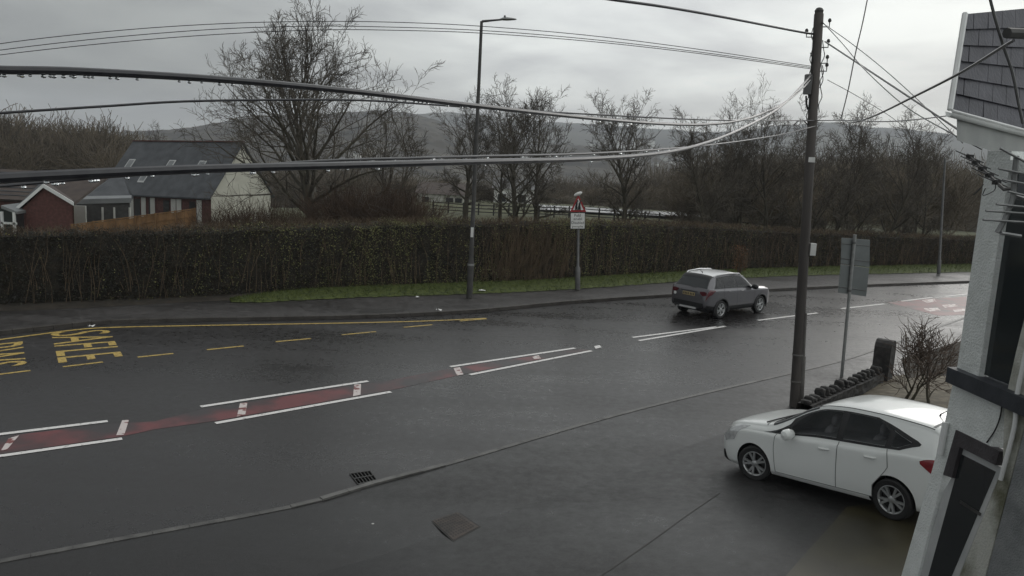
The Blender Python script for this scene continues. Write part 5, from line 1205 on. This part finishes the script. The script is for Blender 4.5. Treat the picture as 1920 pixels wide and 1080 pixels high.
def car_matrix(x, y, z, yaw, pitch, roll, s):
    return Matrix.Translation((x, y, z)) @ Matrix.Rotation(yaw, 4, 'Z') @ Matrix.Rotation(pitch, 4, 'Y') @ Matrix.Rotation(roll, 4, 'X') @ Matrix.Scale(s, 4)
wb = Body(zt=[(-2.19, .70), (-2.14, .98), (-2.08, 1.12), (-2.0, 1.31), (-1.93, 1.465), (-1.85, 1.51), (-1.5, 1.575), (-1.0, 1.622), (-.5, 1.64), (-.1, 1.615), (.25, 1.50), (.6, 1.31), (.95, 1.15), (1.08, 1.12), (1.4, 1.09), (1.7, 1.055), (1.95, .99), (2.10, .91), (2.21, .77), (2.27, .55)],
          zb=[(-2.19, .42), (-2.12, .30), (-1.9, .22), (-1.3, .20), (1.3, .19), (1.9, .19), (2.15, .21), (2.27, .30)],
          w=[(-2.19, .60), (-2.15, .72), (-2.08, .79), (-1.9, .86), (-1.5, .905), (-1.0, .915), (0, .915), (1.0, .91), (1.5, .90), (1.8, .88), (2.0, .835), (2.14, .745), (2.22, .64), (2.27, .53)],
          belt=[(-2.19, .64), (-2.1, .95), (-2.0, 1.08), (-1.6, 1.09), (-1.0, 1.055), (0, 1.01), (.7, .96), (1.05, .95), (1.5, .93), (1.9, .84), (2.12, .68), (2.27, .49)],
          wr=[(-2.19, .5), (-2.1, .60), (-1.95, .60), (-1.5, .64), (-.5, .665), (0, .67), (.3, .69), (.7, .75), (1.05, .80), (1.5, .79), (1.9, .70), (2.12, .56), (2.27, .42)])
def white_extra(t, B):
    MB().tube([B.P(-1.62, 14, 1, -.01), B.P(-1.63, 14, 1, .03), B.P(-1.76, 14, 1, .16)], [.02, .01, .004], 6).build('roof_aerial', M['trim'], t, True, True)
    for sd in (1, -1):   # roof gutter line, fog lamp surround, lower lip
        MB().grid(B.patch(11.75, 11.95, -1.85, .12, .003, sd, 40, 3)).build('roof_seam', M['trim'], t, True, True)
        MB().grid(B.patch(2.0, 4.0, [(2.0, 1.93), (4.0, 2.03)], [(2.0, 2.12), (4.0, 2.12)], .006, sd, 10, 8)).build('fog_lamp', M['trim'], t, True, True)
        MB().tube([B.P(1.02 + .12 * u, 14 - 1.8 * u, sd, .012) for u in (0, .3, .6, 1)], .012, 6).build('wiper', M['trim'], t, True, True)
    MB().grid(B.top(12.2, lambda w: -1.84, lambda w: -1.80, .004, 3, 15)).build('spoiler_seam', M['seamlight'], t, True, True)
    MB().grid(B.top(11.5, lambda w: 1.10 - .05 * w, lambda w: 1.125 - .05 * w, .004, 3, 17)).build('bonnet_seam', M['seamlight'], t, True, True)
    G = [[np.array([2.27 + .004, y, z]) for y in np.linspace(-.34, .34, 8)] for z in (.36, .48)]; MB().grid(G).build('grille', M['trim'], t, True, True)
    MB().box((-2.20, 0, .80), (.02, .52, .11)).build('number_plate', M['plateyellow'], t, False, True)
wspec = dict(sideglass='tintglass', seats=(.02, -.86), paint='carwhite', seam='seamlight', rw=.325, hubs=(1.324, -1.324), wy=.80, gv=(7.5, 10.75),
    gl_r_out=[(7.2, -1.40), (8.4, -1.75), (8.8, -1.74), (11, -.95)], gl_f_out=[(7.2, 1.12), (8.3, .90), (9.5, .62), (11, .16)],
    panes=[([(7.4, .58), (9.4, .56), (10.8, .5)], [(7.4, 1.04), (8.3, .84), (9.3, .60), (10.8, .5)]), ([(7.4, -.38), (10.8, -.42)], [(7.4, .53), (9.4, .52), (10.8, .16)]), ([(7.4, -1.22), (9.4, -1.26), (10.8, -.95)], [(7.4, -.46), (10.8, -.50)]), ([(7.4, -1.38), (8.5, -1.66), (9.4, -1.36), (10.8, -1.0)], [(7.4, -1.29), (9.4, -1.32), (10.8, -.99)])],
    ws=(11.25, lambda w: .06 + .02 * w, lambda w: 1.03 - .10 * w), rwin=(10.2, lambda w: -2.085 + .02 * w, lambda w: -1.945 - .02 * w),
    doors=[([(2.5, -.36), (7.3, -.42)], [(2.5, .84), (5, .86), (7.3, .80)]), ([(2.5, -1.0), (3.6, -1.02), (5.0, -1.28), (7.3, -1.25)], [(2.5, -.36), (7.3, -.42)])], hv=5.6,
    lamps=[('headlight', 'lampglass', 5.1, 10, [(5.1, 1.76), (6.5, 1.60), (8, 1.50), (10, 1.42)], [(5.3, 2.0), (6.3, 2.09), (8, 2.06), (10, 1.86)]), ('tail_light', 'redlamp', 5.0, 6.6, [(5.0, -2.10), (6.6, -2.10)], [(5.0, -1.98), (5.8, -1.74), (6.6, -1.93)])],
    trims=[], mirror=(.47, 1.04), mirrorpaint='carwhite', steer=.25, extra=[white_extra])
make_car('parked_car', 'white hatchback parked on the forecourt, tail hidden by the white house', wb, wspec, car_matrix(5.545, 12.205, .378, 2.171, .128, -.02, .913))
sb = Body(zt=[(-2.06, .72), (-2.03, .98), (-1.97, 1.09), (-1.84, 1.27), (-1.68, 1.47), (-1.56, 1.54), (-1.1, 1.59), (-.5, 1.605), (0, 1.575), (.3, 1.50), (.7, 1.22), (.95, 1.08), (1.2, 1.05), (1.7, 1.0), (1.92, .94), (2.04, .80), (2.09, .62), (2.11, .5)],
          zb=[(-2.06, .46), (-1.95, .34), (-1.5, .27), (1.5, .25), (1.95, .28), (2.11, .38)],
          w=[(-2.06, .70), (-2.02, .78), (-1.9, .84), (-1.4, .885), (0, .885), (1.2, .885), (1.7, .86), (1.95, .78), (2.05, .68), (2.11, .56)],
          belt=[(-2.06, .66), (-2.0, .95), (-1.9, 1.08), (-1.2, 1.06), (0, 1.02), (.9, .98), (1.3, .96), (1.8, .92), (2.0, .74), (2.11, .46)],
          wr=[(-2.06, .62), (-1.95, .70), (-1.75, .63), (-1.2, .61), (-.3, .615), (.2, .63), (.7, .72), (.95, .76), (1.5, .76), (1.9, .68), (2.11, .45)])
def suv_extra(t, B):
    for sd in (1, -1):
        for hx in (1.25, -1.25):
            MB().tube([(hx + .405 * math.cos(a), sd * (B.w(hx + .405 * math.cos(a)) + .004), .335 + .405 * math.sin(a)) for a in np.linspace(-.25, math.pi + .25, 22)], .032, 8).build('arch_cladding', M['trim'], t, True, True)
    for sd in (1, -1):
        MB().tube([B.P(x, 11.7, sd, o_) for x, o_ in [(-1.48, .0), (-1.36, .05), (-.7, .06), (.0, .05), (.12, .0)]], .026, 8).build('roof_rail', M['carsilver'], t, True, True)
    MB().grid(B.top(11.9, lambda w: -1.52, lambda w: .12, .004, 26, 13)).build('roof_sheen', M['carsilver'], t, True, True)  # pale skin over the grey roof, sky reflection painted as silver
    MB().tube([B.P(-1.35, 14, 1, 0), B.P(-1.36, 14, 1, .04), B.P(-1.48, 14, 1, .12)], [.022, .012, .005], 6).build('roof_aerial', M['trim'], t, True, True)
    pl = MB().box((-2.062, .0, .86), (.03, .52, .12)).build('number_plate', M['plateyellow'], t, False, True)
    o = MB()
    for k in range(7): o.box((-2.079, .21 - k * .066 - (.03 if k > 3 else 0), .86), (.003, .036, .075))
    o.build('plate_characters', M['black'], pl, False, True)
    MB().tube([(-2.06, -.36, .96), (-2.075, 0, .97), (-2.06, .36, .96)], .022, 8).build('tailgate_garnish', M['trim'], t, True, True)
    MB().box((-2.04, 0, .50), (.07, 1.28, .16)).build('rear_bumper', M['trim'], t, False, True)
    MB().box((-2.035, 0, .63), (.07, 1.40, .028)).build('bumper_crease', M['cargrey'], t, False, True)
    MB().box((-2.06, 0, .37), (.06, .7, .06)).build('skid_plate', M['carsilver'], t, False, True)
    MB().tube([(-2.02, .45, .33), (-2.10, .45, .33)], .03, 10).build('exhaust', M['alloy'], t, True, True)
    for sd in (1, -1):
        recalc(MB().prism([(-2.062, sd * y, z) for y, z in [(.46, .985), (.66, 1.01), (.73, .99), (.74, .88), (.60, .85), (.50, .91)]], (.05, 0, 0)).build('rear_lamp', M['darkred'], t, False, True))
    MB().lathe([(.0, .012), (.055, .010), (.06, 0)], (-2.055, .62, .80), (-1, 0, 0), 16).build('round_reflector', M['signwhite'], t, True, True)
    MB().tube([(-1.985, -.25, 1.12), (-1.985, 0, 1.12)], .009, 5).build('rear_wiper', M['trim'], t, True, True)
    MB().grid(B.top(11.6, lambda w: -1.72, lambda w: -1.54, .012, 5, 15)).build('rear_spoiler', M['trim'], t, True, True)
sspec = dict(sideglass='darkglass', seats=(.05, -.80), paint='cargrey', seam='seam', rw=.335, hubs=(1.25, -1.25), wy=.775, gv=(7.5, 10.75),
    gl_r_out=[(7.2, -1.70), (11, -1.36)], gl_f_out=[(7.2, .92), (8.8, .60), (11, .10)],
    panes=[([(7.4, -.28), (10.8, -.34)], [(7.4, .86), (9.0, .50), (10.8, .08)]), ([(7.4, -1.10), (10.8, -1.08)], [(7.4, -.36), (10.8, -.42)]), ([(7.4, -1.60), (10.8, -1.30)], [(7.4, -1.18), (10.8, -1.14)])],
    ws=(11.25, lambda w: .10 + .03 * w, lambda w: .93 - .08 * w), rwin=(11.3, lambda w: -1.955 + .01 * w, lambda w: -1.70),
    doors=[([(2.5, -.30), (7.3, -.32)], [(2.5, .80), (7.3, .80)]), ([(2.5, -.92), (3.6, -.95), (5.0, -1.15), (7.3, -1.12)], [(2.5, -.30), (7.3, -.32)])], hv=5.9,
    lamps=[('headlight', 'lampglass', 6.0, 9.0, [(6.0, 1.86), (9.0, 1.70)], [(6.0, 2.03), (9.0, 1.98)]), ('tail_light', 'darkred', 5.2, 6.9, [(5.2, -2.045), (6.9, -2.03)], [(5.2, -1.86), (6.0, -1.62), (6.9, -1.80)])],
    trims=[('sill_cladding', 'trim', 1.2, 3.15, -.86, .86), ('bumper_cladding', 'trim', 1.2, 3.2, -2.02, -1.66)], mirror=(.62, 1.08), mirrorpaint='trim', steer=0, rimmat='alloy', extra=[suv_extra])
make_car('driving_car', 'dark grey SUV with painted roof sheen driving away on the far side of the road', sb, sspec, car_matrix(7.965, 29.96, 0, .7096, 0, 0, 1.0))

# ------------------------------------------------------------------ damp air over the valley
def haze():
    m = bpy.data.materials.new('haze'); m.use_nodes = True; nt = m.node_tree; nt.nodes.clear()
    out = nt.nodes.new('ShaderNodeOutputMaterial'); v = nt.nodes.new('ShaderNodeVolumePrincipled'); v.inputs['Color'].default_value = (.86, .90, .96, 1); v.inputs['Density'].default_value = .00034; v.inputs['Anisotropy'].default_value = .1
    nt.links.new(v.outputs[0], out.inputs['Volume'])
    o = MB().box((0, 1500, 60), (7000, 4400, 240)).build('haze', m); tag(o, kind='stuff')
HAZE = True
if HAZE: haze()
for o_ in bpy.data.objects:
    if o_.type == 'MESH' and o_.parent is None and o_.get('kind') is None and not o_.get('category'): print('untagged', o_.name)
